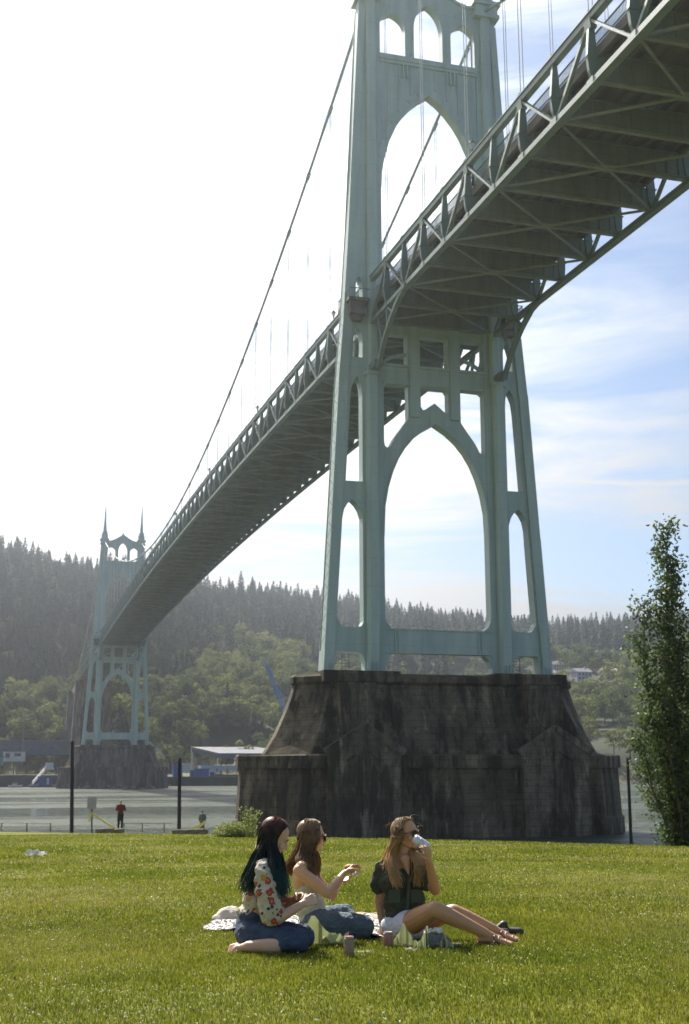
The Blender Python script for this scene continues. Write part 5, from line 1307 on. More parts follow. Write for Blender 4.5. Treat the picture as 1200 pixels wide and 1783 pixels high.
def blanket(corners, m, label, seed, amp=.02):
    P4 = [onlawn(*c) for c in corners]; r_ = random.Random(seed); n = 44; mb = MB(); top = []; BLK.append([(p.x, p.y) for p in P4])
    for i in range(n):
        for j in range(n):
            u_, v_ = i / (n - 1), j / (n - 1); p = (P4[0] * (1 - u_) + P4[1] * u_) * (1 - v_) + (P4[3] * (1 - u_) + P4[2] * u_) * v_
            e_ = .035 * noise.noise(Vector((u_ * 6, v_ * 6, seed))); p = p + RV * e_ + FV * e_
            z = lawn_z(p.x, p.y) + .018 + amp * max(0, noise.noise(Vector((p.x * 7, p.y * 7, seed))) + .35) * 1.7; top.append(Vector((p.x, p.y, z)))
    fs = [(i * n + j, (i + 1) * n + j, (i + 1) * n + j + 1, i * n + j + 1) for i in range(n - 1) for j in range(n - 1)]
    bot = [v - ZV * .008 for v in top]; k_ = len(top)
    rim = [i * n for i in range(n)] + [(n - 1) * n + j for j in range(1, n)] + [i * n + n - 1 for i in range(n - 2, -1, -1)] + [j for j in range(n - 2, 0, -1)]
    mb.add(top + bot, fs + [tuple(i + k_ for i in f[::-1]) for f in fs] + [(rim[i], rim[(i + 1) % len(rim)], rim[(i + 1) % len(rim)] + k_, rim[i] + k_) for i in range(len(rim))])
    solo('picnic_blanket', mb, m, label, 'blanket', smooth=True)
blanket([(356, 1622), (690, 1640), (700, 1600), (385, 1600)], blanket_mat('black_white_woven_cotton', (.05, .05, .055), (.55, .52, .47), (.62, .58, .52)), 'black and white patterned picnic blanket spread under the women', 2)
blanket([(596, 1610), (690, 1612), (676, 1594), (604, 1594)], mat('straw_weave', (.32, .22, .12), (.42, .31, .18), 40, .9), 'tan straw mat at the back edge of the patterned blanket', 6, .012)

# ------------------------------------------------------------------ man at the shore and the things round him
def stander(px, py_foot, hgt, dist, mats_, label, arms='up', facing=1):
    base = H(px, py_foot, dist); base.z = max(base.z, lawn_z(base.x, base.y)) if arms == 'up' else base.z
    k = hgt / 1.75; t_ = thing('person', base, label, 'person'); b = Blob()
    def p(x, y, z): return base + RV * x * k + FV * y * k + ZV * z * k
    b.ell(p(0, 0, 1.63), (.075 * k, .09 * k, .11 * k), X=RV); b.cap(p(0, 0, 1.55), p(0, .0, 1.45), .055 * k, .06 * k)
    b.cap(p(0, .07, 1.60), p(0, .10, 1.59), .018 * k, .014 * k)
    b.ell(p(0, 0, 1.25), (.17 * k, .11 * k, .25 * k), X=RV); b.ell(p(0, 0, .95), (.16 * k, .11 * k, .14 * k), X=RV)
    for s in (-1, 1):
        b.chain([p(s * .09, 0, .92), p(s * .10, .01, .5), p(s * .11, 0, .09)], [.085 * k, .06 * k, .042 * k]); b.cap(p(s * .11, -.03, .05), p(s * .12, .16, .03), .04 * k, .035 * k)
        if arms == 'up': b.chain([p(s * .19, 0, 1.42), p(s * .24, .08, 1.16), p(s * .07, .22, 1.36)], [.05 * k, .042 * k, .03 * k]); b.cap(p(s * .07, .22, 1.36), p(s * .02, .26, 1.42), .03 * k, .025 * k)
        else: b.chain([p(s * .19, 0, 1.42), p(s * .25, .02, 1.14), p(s * .22, .12, .92)], [.05 * k, .042 * k, .03 * k])
    b.build('body', M_SK2, t_, .02, 2)
    b = Blob(); b.ell(p(0, 0, 1.25), (.20 * k, .14 * k, .28 * k), X=RV); b.ell(p(0, 0, 1.0), (.185 * k, .135 * k, .13 * k), X=RV); b.cap(p(-.14, 0, 1.42), p(.14, 0, 1.42), .075 * k, .075 * k)
    for s in (-1, 1):
        if arms == 'up': b.chain([p(s * .19, 0, 1.42), p(s * .25, .08, 1.16), p(s * .11, .19, 1.32)], [.07 * k, .06 * k, .048 * k])
        else: b.chain([p(s * .19, 0, 1.42), p(s * .25, .02, 1.14), p(s * .23, .09, .98)], [.07 * k, .058 * k, .05 * k])
    b.build('jacket', mats_[0], t_, .02, 3, .03, .1)
    b = Blob(); b.ell(p(0, 0, .93), (.165 * k, .12 * k, .12 * k), X=RV)
    for s in (-1, 1): b.chain([p(s * .09, 0, .9), p(s * .10, .01, .5), p(s * .11, 0, .10)], [.10 * k, .076 * k, .062 * k])
    b.build('trousers', mats_[1], t_, .02, 3)
    b = Blob(); b.ell(p(0, -.015, 1.67), (.085 * k, .10 * k, .10 * k), X=RV); b.build('hair', mats_[2], t_, .018, 3, .02, .05)
stander(209, 1446, 1.72, 71.5, (mat('dark_red_jacket', (.16, .022, .022), (.11, .018, .02), 3, .8), mat('black_trousers', (.015, .016, .02), (.025, .025, .03), 5, .8), mat('pale_blond_hair', (.50, .42, .30), (.40, .33, .22), 20, .6)), 'person in dark red jacket standing at the river edge facing the water')
stander(352, 1452, 1.22, 66, (mat('grey_jacket', (.16, .17, .16), (.11, .12, .12), 3, .8), mat('grey_trousers', (.12, .12, .12), (.09, .09, .09), 5, .8), mat('dark_brown_hair', (.05, .04, .03), (.03, .025, .02), 20, .6)), 'small person in grey clothes beside the orange stake at the river edge', 'down')
M_WOODD = mat('dark_creosoted_wood', (.028, .022, .018), (.05, .038, .03), 3, .9, bump=.8, bscale=9, stretch=(2, 2, .3))
def piling(px, ytop, ybot, Y, label, r_=.135):
    a, c_ = atY(px, ytop, Y), atY(px - (1 if px < 500 else -6), ybot, Y); m_ = MB(); base = Vector((c_.x, c_.y, -9.4))
    m_.tube([base, Vector((c_.x, c_.y, c_.z)), Vector((a.x, a.y, a.z))], [r_ * 1.15, r_ * 1.1, r_ * .92], 12); m_.lathe(a + ZV * .0, [(r_ * .98, -.25), (r_ * .98, .02), (r_ * .3, .12)], 12)
    solo('mooring_pile', m_, M_WOODD, label, 'pile', smooth=False)
piling(126, 1292, 1443, 96, 'tall dark wooden pile standing in the water left of the person in red')
piling(313, 1322, 1443, 92, 'shorter dark wooden pile in the water between the person in red and the near pier')
piling(1093, 1320, 1463, 100, 'slanting dark pile in the water between the near pier and the tall tree')
# boat pipe railing, sign post with tape, stake, driftwood
M_PIPE = mat('weathered_pipe', (.22, .22, .19), (.17, .17, .14), 4, .7); M_TAPE = mat('yellow_caution_tape', (.62, .58, .20), (.70, .66, .30), 9, .6, trans=.3)
rt = thing('pipe_railing', H(45, 1444, 74), 'low grey pipe railing along the river edge at the far left', 'railing')
m_ = MB(); m_.tube([H(-60, 1432, 74), H(88, 1434, 74)], .018, 8); m_.tube([H(-60, 1440, 74), H(88, 1441, 74)], .015, 8); part('rail', m_, M_PIPE, rt)
for x in (-50, 3, 47, 88): m_ = MB(); m_.tube([H(x, 1433, 74), H(x, 1449, 74)], .04, 8); part('post', m_, M_PIPE, rt)
rt = thing('pipe_railing', H(245, 1444, 75), 'thin pipe railing by the water between the person in red and the shorter pile', 'railing')
m_ = MB(); m_.tube([H(205, 1433, 75), H(300, 1433, 75)], .03, 8); part('rail', m_, M_PIPE, rt)
for x in (216, 248, 286): m_ = MB(); m_.tube([H(x, 1433, 75), H(x, 1450, 75)], .035, 8); part('post', m_, M_PIPE, rt)
sp_ = H(160, 1450, 72); t = thing('sign_post', sp_, 'pale grey sign board seen from behind on a thin post wrapped with yellow tape', 'sign')
m_ = MB(); m_.tube([sp_, H(160, 1392, 72)], .045, 8); part('post', m_, M_DARK, t)
c_ = H(160, 1398, 71.93); m_ = MB(); m_.add([c_ + RV * x + ZV * z + FV * y for y in (0, .03) for x, z in ((-.27, -.32), (.27, -.32), (.27, .32), (-.27, .32))], [(0, 1, 2, 3), (7, 6, 5, 4), (0, 4, 5, 1), (1, 5, 6, 2), (2, 6, 7, 3), (3, 7, 4, 0)]); part('panel', m_, mat('pale_sign_back', (.38, .35, .37), (.32, .30, .31), 5, .6), t)
def ribbon(pts, w, label):
    m_ = MB()
    for a, c_ in zip(pts[:-1], pts[1:]): m_.bar(a, c_, .02, w)
    solo('caution_tape', m_, M_TAPE, label, 'tape')
ribbon([H(161, 1416, 71.8), H(175, 1426, 71), H(190, 1436, 70.5), H(213, 1448, 70)], .13, 'yellow tape strung from the sign post down to the feet of the person in red')
ribbon([H(160, 1415, 71.8), H(157, 1424, 71.7), H(155, 1431, 71.6)], .13, 'loose tail of yellow tape hanging left of the sign post')
ribbon([H(358, 1431, 62), H(345, 1440, 62.5), H(325, 1447, 63), H(296, 1452, 63.5)], .16, 'yellow tape running down left from the orange stake')
sk = onlawn(359.5, 1453.5); m_ = MB(); m_.add([sk + RV * x + FV * y + ZV * z for z in (0, .92) for x, y in ((-.055, -.055), (.055, -.055), (.055, .055), (-.055, .055))], [(3, 2, 1, 0), (4, 5, 6, 7), (0, 1, 5, 4), (1, 2, 6, 5), (2, 3, 7, 6), (3, 0, 4, 7)])
t = thing('marker_stake', sk, 'orange-red marker stake in the lawn edge holding the yellow tape', 'stake'); part('stake', m_, mat('orange_red_paint', (.50, .075, .03), (.42, .06, .03), 6, .6), t)
m_ = MB(); m_.add([sk + RV * x + FV * y + ZV * z for z in (.60, .72) for x, y in ((-.062, -.062), (.062, -.062), (.062, .062), (-.062, .062))], [(3, 2, 1, 0), (4, 5, 6, 7), (0, 1, 5, 4), (1, 2, 6, 5), (2, 3, 7, 6), (3, 0, 4, 7)]); part('reflective_band', m_, mat('pale_band', (.6, .5, .4), None, 1, .4), t)
for px, py, w_, lb in ((183, 1448, 1.0, 'short dark log lying left of the person in red'), (205, 1449, .7, 'small dark log at the feet of the person in red'), (330, 1450, 1.7, 'long weathered log at the foot of the yellow tape'), (345, 1451, 1.0, 'dark log just left of the orange stake')):
    p = H(px, py - 1.5, 68 if px < 250 else 62); m_ = MB(); m_.tube([p - RV * w_ / 2, p, p + RV * w_ / 2 + ZV * .05], [.13, .15, .12], 9); solo('driftwood_log', m_, mat('grey_driftwood', (.10, .085, .065), (.20, .17, .13), 6, .9, bump=.6), lb, 'log')
solo('litter', crumple(onlawn(64, 1491), .42, .4, .16, 7, 44), M_PAPER, 'scrap of white paper lying alone on the lawn at the left', 'litter')

# ------------------------------------------------------------------ far shore
BY = 549.0
def FP(px, py, Y=BY): return atY(px, py, Y)
def fbox(name, px0, px1, ytop, ybot, Y, dep, m, label, cat, roof=None, parts=None, group=None):
    a, c_ = FP(px0, ytop, Y), FP(px1, ybot, Y); x0, x1, z1, z0 = a.x, c_.x, a.z, c_.z
    t_ = thing(name, ((x0 + x1) / 2, Y + dep / 2, z0), label, cat, group)
    m_ = MB(); m_.box(x0, x1, Y, Y + dep, z0 - 1.0, z1); part('wall', m_, m, t_)
    if roof: m_ = MB(); m_.box(x0 - .4, x1 + .4, Y - .4, Y + dep + .4, z1, z1 + .45); part('roof', m_, roof, t_)
    if parts:
        for (u0, u1, v0, v1, nm, mm) in parts:
            m_ = MB(); m_.box(x0 + (x1 - x0) * u0, x0 + (x1 - x0) * u1, Y - .12, Y + .02, z0 + (z1 - z0) * v0, z0 + (z1 - z0) * v1); part(nm, m_, mm, t_)
    return t_
M_NAVY = mat('navy_corrugated_wall', (.035, .060, .11), (.05, .085, .14), .5, .7, stretch=(3, 1, .2)); M_BLUE = mat('blue_container_paint', (.035, .065, .24), (.05, .09, .30), 1, .6, stretch=(3, 1, .3))
M_WHW = mat('white_metal_siding', (.55, .56, .58), (.48, .49, .52), .8, .6); M_ROOFW = mat('pale_metal_roof', (.14, .135, .15), (.11, .107, .12), .4, .8); M_GLS = mat('dark_window_glass', (.03, .04, .05), None, 1, .2)
WINS = [(.06 + i * .12, .13 + i * .12, .45, .75, 'window', M_GLS) for i in range(7)]
fbox('warehouse', -60, 131, 1290, 1311, 628, 30, M_NAVY, 'long low dark blue shed behind the far shore left of the distant pier', 'warehouse', mat('slate_blue_roof', (.09, .12, .17), (.07, .10, .15), .6, .6), WINS)
fbox('storage_shed', 6, 44, 1309, 1322, 590, 8, M_WHW, 'white low shed on the dry bank at the far left', 'shed', M_ROOFW, [(.1, .3, .2, .8, 'door', M_GLS), (.5, .8, .4, .8, 'window', M_GLS)])
fbox('storage_shed', -20, 6, 1318, 1328, 580, 8, mat('teal_siding', (.12, .24, .28), (.10, .2, .24), 1, .7), 'teal low shed at the left edge of the far shore', 'shed', M_ROOFW, [(.3, .6, .2, .8, 'door', M_GLS)])
# open hall on posts
a, c_ = FP(352, 1299, 600), FP(470, 1312, 600)
t = thing('open_hall', (a.x + 16, 610, c_.z - 9), 'open hall with pale metal roof on white posts just left of the near pier', 'warehouse')
m_ = MB(); x0 = a.x; m_.add([(x0, 636, a.z + .3), (x0 + 78, 636, a.z + .3), (x0 + 78, 596, c_.z), (x0 + 7, 596, c_.z)], [(0, 3, 2, 1)]); m_.add([(x0, 636, a.z - .4), (x0 + 78, 636, a.z - .4), (x0 + 78, 596, c_.z - .5), (x0 + 7, 596, c_.z - .5)], [(0, 1, 2, 3)])
m_.bar((x0, 636, a.z), (x0 + 7, 596, c_.z - .2), .6, 1.0); part('roof', m_, M_ROOFW, t)
m_ = MB(); m_.box(x0 + 7, x0 + 78, 595.6, 596.2, c_.z - 2.2, c_.z + .05); m_.bar((x0, 636, a.z - 1.4), (x0 + 7, 596, c_.z - 1.4), .4, 1.8); part('fascia', m_, M_NAVY, t)
for x, y in ((x0 + .5, 634), (x0 + 7.4, 597), (x0 + 22, 597), (x0 + 40, 597), (x0 + 58, 597), (x0 + 24, 634), (x0 + 48, 634)):
    m_ = MB(); w_ = 1.1 if y > 600 and x < x0 + 2 else .5; m_.box(x - w_ / 2 * 1, x + w_ / 2 * 1, y - .4, y + .4, -3, (a.z if y > 620 else c_.z) - .3); part('post', m_, M_WHW, t)
for px0, px1, yt, yb, lb, mm in ((302, 318, 1331, 1353, 'blue shipping container at the left end of the row near the quay', M_BLUE), (319, 331, 1329, 1342, 'white shipping container beside the blue ones on the quay', M_WHW), (332, 338, 1341, 1351, 'narrow blue bin in the quay row', M_BLUE), (339, 366, 1338, 1353, 'long blue shipping container in the middle of the quay row', M_BLUE), (367, 374, 1344, 1352, 'small blue crate at the right end of the quay row', M_BLUE)):
    fbox('shipping_container', px0, px1, yt, yb, 562, 2.6, mm, lb, 'container', None, [(.05 + q * .15, .09 + q * .15, .05, .95, 'rib', mm) for q in range(6)] + [(.93, .98, .1, .9, 'door_bar', M_WHW)], 'containers on the quay')
fbox('quay_platform', 350, 440, 1333, 1338, 572, 8, mat('pale_blue_deck', (.32, .36, .46), (.28, .32, .42), .6, .6), 'pale blue loading platform behind the blue containers', 'platform', None, [(.1 + q * .2, .12 + q * .2, -1.2, 0, 'leg', M_DARK) for q in range(5)])
fbox('retaining_wall', 262, 440, 1354, 1374, 547, 1.2, mat('dark_quay_wall', (.055, .055, .052), (.09, .085, .08), .4, .9, stretch=(1, 1, .3)), 'dark quay wall along the water between the two piers', 'wall', mat('wall_cap', (.14, .13, .12), (.10, .1, .09), 1, .9))
m_ = MB(); fbox('retaining_wall', -80, 128, 1350, 1369, 549, 1.2, MATS['dark_quay_wall'], 'dark quay wall along the water left of the distant pier', 'wall')
fbox('storage_shed', 1098, 1150, 1325, 1336, 600, 9, M_WHW, 'pale low shed on the far shore between the near pier and the tall tree', 'shed', M_ROOFW, [(.2, .5, .2, .7, 'door', M_GLS)])
# landing stage with white gangway
p = FP(72, 1366, 535); t = thing('landing_stage', (p.x, 535, WATER_Z), 'blue landing stage with a white sloping gangway left of the tall pile', 'dock')
X0 = FP(50, 1366, 535).x; X1 = FP(99, 1366, 535).x
m_ = MB(); m_.box(X0, X1, 531, 537, WATER_Z - .4, WATER_Z + .9); part('float', m_, M_NAVY, t)
m_ = MB(); m_.box(X0 + 4, X0 + 9.5, 533, 536, WATER_Z + .9, WATER_Z + 4.2); m_.box(X0 + 3.6, X0 + 9.9, 532.6, 536.4, WATER_Z + 4.2, WATER_Z + 4.5); part('cabin', m_, M_BLUE, t)
m_ = MB(); m_.box(X0 + 7.3, X0 + 8.2, 532.85, 533, WATER_Z + 1.1, WATER_Z + 3.8); part('door', m_, M_WHW, t)
m_ = MB(); q0, q1 = Vector((X0 + 1.5, 534, WATER_Z + 1.2)), Vector((X0 + 7, 536, WATER_Z + 7.6)); m_.bar(q0, q1, 1.2, .3); m_.bar(q0 + ZV * 1.1, q1 + ZV * 1.1, 1.2, .14)
for k in range(8): f_ = k / 7; m_.bar(q0.lerp(q1, f_), q0.lerp(q1, f_) + ZV * 1.1, .12, .9)
part('gangway', m_, M_WHW, t)
m_ = MB(); m_.box(X0 + 6.2, X0 + 10.2, 535, 538.5, WATER_Z + 7.2, WATER_Z + 8.2); m_.box(X0 + 6.6, X0 + 9.8, 535.5, 538, WATER_Z + 8.2, WATER_Z + 10.2); part('landing', m_, M_WHW, t)
def boat(px, py, Y, L_, label, hullm):
    p = FP(px, py, Y); t_ = thing('boat', (p.x, Y, WATER_Z), label, 'boat', None); m_ = MB()
    m_.add([(p.x - L_ / 2, Y - 1, WATER_Z + .9), (p.x + L_ * .3, Y - 1, WATER_Z + .9), (p.x + L_ / 2, Y, WATER_Z + 1.2), (p.x + L_ * .3, Y + 1, WATER_Z + .9), (p.x - L_ / 2, Y + 1, WATER_Z + .9), (p.x - L_ * .45, Y - .7, WATER_Z - .3), (p.x + L_ * .25, Y - .7, WATER_Z - .3), (p.x + L_ * .4, Y, WATER_Z - .3), (p.x + L_ * .25, Y + .7, WATER_Z - .3), (p.x - L_ * .45, Y + .7, WATER_Z - .3)],
           [(0, 1, 2, 3, 4), (9, 8, 7, 6, 5), (0, 5, 6, 1), (1, 6, 7, 2), (2, 7, 8, 3), (3, 8, 9, 4), (4, 9, 5, 0)]); part('hull', m_, hullm, t_)
    m_ = MB(); m_.box(p.x - L_ * .2, p.x + L_ * .12, Y - .6, Y + .6, WATER_Z + .9, WATER_Z + 1.9); part('cabin', m_, M_WHW, t_)
    m_ = MB(); m_.box(p.x - L_ * .16, p.x + L_ * .08, Y - .64, Y - .6, WATER_Z + 1.35, WATER_Z + 1.75); part('window', m_, M_GLS, t_)
boat(27, 1369, 530, 6, 'small white boat moored left of the blue landing stage', M_WHW)
boat(112, 1366, 538, 5, 'small white boat moored just left of the distant pier', M_WHW)
# parked cars on the yard
ccols = [((.5, .5, .52), 'silver'), ((.08, .10, .20), 'dark blue'), ((.55, .52, .48), 'cream'), ((.30, .04, .03), 'red'), ((.04, .04, .045), 'black'), ((.6, .6, .6), 'white'), ((.10, .14, .28), 'blue')]
for i, (px, py, Y) in enumerate(((276, 1322, 600), (286, 1321, 602), (297, 1323, 598), (282, 1334, 582), (294, 1336, 580), (92, 1326, 590), (104, 1333, 575))):
    p = FP(px, py, Y); p.z = max(p.z, hill_z(p.x, p.y)) if abs(p.z - hill_z(p.x, p.y)) < 3 else hill_z(p.x, p.y); c_, nm = ccols[i]
    t_ = thing('parked_car', p, f'{nm} car parked on the yard across the river ' + ('right' if px > 200 else 'left') + ' of the distant pier', 'car', 'cars parked on the far yard')
    m_ = MB(); m_.add([p + Vector((x, y, z)) for y in (-.85, .85) for x, z in ((-2.1, .3), (2.1, .3), (2.15, .8), (1.2, .95), (-1.9, .95), (-2.15, .8))], [(0, 1, 2, 3, 4, 5), (11, 10, 9, 8, 7, 6)] + [(k, (k + 1) % 6, 6 + (k + 1) % 6, 6 + k) for k in range(6)]); part('body', m_, mat(nm.replace(' ', '_') + '_car_paint', c_, None, 1, .3), t_)
    m_ = MB(); m_.add([p + Vector((x, y, z)) for y in (-.72, .72) for x, z in ((-1.8, .95), (1.1, .95), (.5, 1.42), (-1.4, 1.42))], [(0, 1, 2, 3), (7, 6, 5, 4)] + [(k, (k + 1) % 4, 4 + (k + 1) % 4, 4 + k) for k in range(4)]); part('cabin', m_, M_GLS, t_)
    for x in (-1.35, 1.3):
        for y in (-.86, .76): m_ = MB(); m_.tube([p + Vector((x, y, .32)), p + Vector((x, y + .1, .32))], .32, 10); part('wheel', m_, M_DARK, t_)
# lattice crane
cb = FP(507, 1262, 566); t = thing('lattice_crane', (cb.x, 566, -2), 'blue and white lattice crane boom rising from behind the near pier at the left', 'crane')
c0, c1 = FP(508, 1262, 566), FP(459, 1147, 566)
dirc = (c1 - c0).normalized(); sdv = Vector((0, 1, 0)); up2 = dirc.cross(sdv).normalized(); m1, m2 = MB(), MB()
nS = 20; cor = lambda f_, i: c0.lerp(c1, f_) + (up2 * (1, 1, -1, -1)[i] + sdv * (1, -1, -1, 1)[i]) * (1.25 * (1 - .65 * f_))
M_CRW = mat('pale_blue_crane_paint', (.22, .28, .42), None, 1, .6); M_CRB = mat('blue_crane_paint', (.07, .16, .42), (.09, .19, .46), 1, .6)
for k0 in range(0, nS, 2):
    tgt = MB()
    for k in (k0, k0 + 1):
        for i in range(4):
            a, b_ = cor(k / nS, i), cor((k + 1) / nS, i); tgt.bar(a, b_, .42, .42); tgt.bar(a, cor((k + 1) / nS, (i + 1) % 4), .24, .24); tgt.bar(a, cor(k / nS, (i + 1) % 4), .24, .24)
    part('boom_section', tgt, M_CRB if (k0 // 2) % 3 else M_CRW, t)
m_ = MB(); m_.box(c0.x - 3, c0.x + 5, 563, 569, 1, 5); m_.box(c0.x - 4, c0.x + 6, 562, 570, -1.5, 1); part('cab', m_, M_CRB, t)
# street lights on the far yard
for px, y0, lb in ((43, 1236, 'thin lamp post in front of the long blue shed'), (302, 1240, 'thin lamp post on the yard right of the distant pier')):
    a, c_ = FP(px, y0, 612), FP(px, 1325, 612); t_ = thing('street_lamp', (a.x, 612, c_.z), lb, 'street lamp')
    m_ = MB(); m_.tube([Vector((a.x, 612, c_.z - 2)), Vector((a.x, 612, a.z))], [.22, .12], 6); part('pole', m_, M_PIPE, t_); m_ = MB(); m_.box(a.x - .3, a.x + 1.1, 611.7, 612.3, a.z, a.z + .3); part('lamp_head', m_, M_LGL, t_)
# houses on the hill
hcol = {'white': (.62, .62, .62), 'grey': (.30, .31, .33), 'pale': (.46, .42, .44), 'blue': (.30, .36, .44), 'lavender': (.44, .43, .52), 'cream': (.60, .55, .42)}
hdesc = ['small white house highest on the slope beside the near tower\'s right foot', 'low grey house in the trees right of the near tower\'s foot', 'tall pale house between firs on the right hillside', 'bluish house at the right end of the upper row on the hillside', 'lavender-grey house in the lower row on the right hillside', 'cream roofed long house in the lower row on the right hillside', 'white house lowest beside the corner of the near pier top']
for (p, w, c), ds in zip(house_spots, hdesc):
    h = w * (.75 if c != 'pale' else 1.1); t_ = thing('house', (p.x, p.y, p.z - .5), ds, 'house', None); wm = mat(c + '_house_siding', hcol[c], tuple(x * .85 for x in hcol[c]), 1, .8)
    x0, x1, y0, y1, z0 = p.x - w / 2, p.x + w / 2, p.y - 6, p.y + 6, p.z - 6
    m_ = MB(); m_.box(x0, x1, y0, y1, z0, p.z + h * .6); part('wall', m_, wm, t_)
    m_ = MB(); zt = p.z + h * .6; m_.add([(x0 - .6, y0 - .6, zt), (x1 + .6, y0 - .6, zt), (x1 + .6, y1 + .6, zt), (x0 - .6, y1 + .6, zt), (x0 - .6, p.y, zt + 3), (x1 + .6, p.y, zt + 3)], [(0, 1, 5, 4), (2, 3, 4, 5), (0, 4, 3), (1, 2, 5), (3, 2, 1, 0)])
    rf = part('roof', m_, mat('grey_shingle' if c != 'cream' else 'pale_shingle', (.22, .21, .22) if c != 'cream' else (.5, .46, .36), (.17, .165, .17) if c != 'cream' else (.55, .5, .4), 2, .9), t_)
    m_ = MB(); m_.box(x0 + w * .7, x0 + w * .7 + 1, p.y - 1, p.y, zt + 1.5, zt + 4); part('chimney', m_, M_WHW, rf)
    for k in range(4):
        for q in range(2):
            wx = x0 + w * (.1 + k * .23); m_ = MB(); m_.box(wx, wx + w * .13, y0 - .1, y0 + .05, p.z + h * (.0 + q * .3), p.z + h * (.18 + q * .3)); part('window', m_, M_GLS, t_)
# shrubs on the far bank
SH = [deciduous(60 + s, 160, 3.2, 3.4) for s in range(3)]; SHM = [npmesh('shrub', V, F, [m__]) for (V, F), m__ in zip(SH, (mat('dry_yellow_shrub', (.20, .18, .06), (.28, .25, .09), .8, .9, trans=.3), M_LEAF[1], M_LEAF[0]))]
r9 = random.Random(9); 
for k in range(95):
    px = r9.uniform(-70, 440) if k < 74 else r9.uniform(1080, 1240); Y = r9.choice([552, 556, 562, 575, 588, 602, 618]) + r9.uniform(-3, 3)
    p = FP(px, 1345, Y); z = hill_z(p.x, Y); q = r9.randrange(3)
    o = bpy.data.objects.new('shrub', SHM[q]); COL.objects.link(o); o.location = (p.x, Y, z - .3); o.rotation_euler.z = r9.uniform(0, 6.28); s_ = r9.uniform(.5, 1.25) * (.8 if Y < 560 else 1); o.scale = (s_ * 1.3, s_, s_ * .9)
    tag(o, 'low bush on the dry far bank of the river', 'bush', 'bushes on the far bank')
RKM = []
for s in range(3):
    bm = bmesh.new(); bmesh.ops.create_icosphere(bm, subdivisions=2, radius=1)
    for v in bm.verts: v.co *= 1 + .35 * noise.noise(v.co * 1.6 + Vector((s * 7, 0, 0))); v.co.z *= .6
    me = bpy.data.meshes.new('boulder'); bm.to_mesh(me); bm.free(); me.materials.append(mat('riprap_stone', (.24, .20, .17), (.13, .105, .09), 1.2, .95, bump=.5)); RKM.append(me)
for k in range(60):
    if k < 44: px = r9.uniform(108, 300); Y = r9.uniform(479, 486) if 125 < px < 275 else r9.uniform(540, 548)
    else: px = r9.uniform(1082, 1180); Y = r9.uniform(540, 552)
    p = FP(px, 1366, Y); o = bpy.data.objects.new('boulder', RKM[k % 3]); COL.objects.link(o); o.location = (p.x, Y, WATER_Z + r9.uniform(-.2, .5)); o.rotation_euler = (r9.random(), r9.random(), r9.uniform(0, 6)); s_ = r9.uniform(.4, 1.3); o.scale = (s_ * 1.3, s_, s_)
    tag(o, 'rough stone at the water line of the far shore', 'rock', 'stones along the far water line')

# ------------------------------------------------------------------ tall poplar at the right
r5 = np.random.RandomState(5); rt_ = random.Random(15)
def poplar(px, base_d, label, H_=11.2, lean=0.0, seed=1, limbs=62):
    rg = random.Random(seed); r = ray(px, 1342); h_ = math.hypot(r.x, r.y); bx, by = r.x / h_ * base_d, r.y / h_ * base_d; bz = lawn_z(bx, by)
    t_ = thing('poplar_tree', (bx, by, bz), label, 'tree'); tk = MB(); C = []; Nn = []
    leaders = [(0, 0, H_, .17), (.12, .25, H_ * .90, .10), (-.62, .2, H_ * .80, .10), (.75, -.2, H_ * .88, .11), (-.35, -.6, H_ * .66, .08), (1.3, .5, H_ * .75, .09), (-.85, -.3, H_ * .5, .07)]
    for (ox, oy, hh, r0) in leaders:
        pts = [Vector((bx, by, bz - .3))] + [Vector((bx, by, bz)) + RV * (ox * min(1, f * 1.5) * 1.25 + .12 * math.sin(f * 7 + ox)) + FV * (oy * min(1, f * 1.5) * 1.2) + ZV * hh * f for f in (.06, .2, .4, .6, .8, 1.0)]
        tk.tube(pts, [r0, r0 * .95, r0 * .8, r0 * .6, r0 * .42, r0 * .25, .012], 7)
        nl = int(limbs * (hh / H_) * (.8 if ox else 1))
        for k in range(nl):
            f = .06 + .94 * (k + rg.random()) / nl; i_ = min(5, int(f * 6)); base = pts[0].lerp(pts[1], 1) if f < .06 else None
            seg = f * 5; j = min(len(pts) - 2, 1 + int(max(0, (f - .06) / .94) * 5)); ff = max(0, (f - .06) / .94) * 5 - (j - 1); base = pts[j].lerp(pts[j + 1], min(1, ff))
            a = rg.uniform(0, 6.28); ln = (.26 + (1.12 - .3 * f) * math.sin(math.pi * min(1, (1 - f) * .9 + .10)) ** .8) * rg.uniform(.5, 1.1) * (.95 if ox == 0 else .75)
            d_ = (RV * math.cos(a) + FV * math.sin(a)) * .72 + ZV * rg.uniform(.5, 1.0); d_.normalize()
            p1 = base + d_ * ln * .55; p2 = p1 + (d_ + ZV * .35).normalized() * ln * .45
            tk.tube([base, p1, p2], [.026, .015, .005], 5)
            nlv = int(88 * ln + 16)
            for q in range(nlv):
                g = rg.random() ** .7; c_ = (base.lerp(p1, g / .55) if g < .55 else p1.lerp(p2, (g - .55) / .45)); s_ = .12 + .15 * (1 - g)
                C.append(c_ + Vector((rg.gauss(0, s_), rg.gauss(0, s_), rg.gauss(-.02, s_ * .8)))); Nn.append(Vector((rg.gauss(0, 1), rg.gauss(0, 1), rg.gauss(.3, .8))))
    part('trunk', tk, M_BARK, t_)
    V, F = leaf_quads(np.array([tuple(c) for c in C]), np.array([tuple(n) for n in Nn]), .070, 1.05, r5)
    lo = wloc(t_); V = V - np.array([lo.x, lo.y, lo.z])
    put('crown', npmesh('crown', V, F, [M_POP]), t_, world=False)
M_POP = mat('poplar_leaves', (.055, .088, .026), (.10, .140, .042), 1.2, .55, trans=.45, spec=.25)
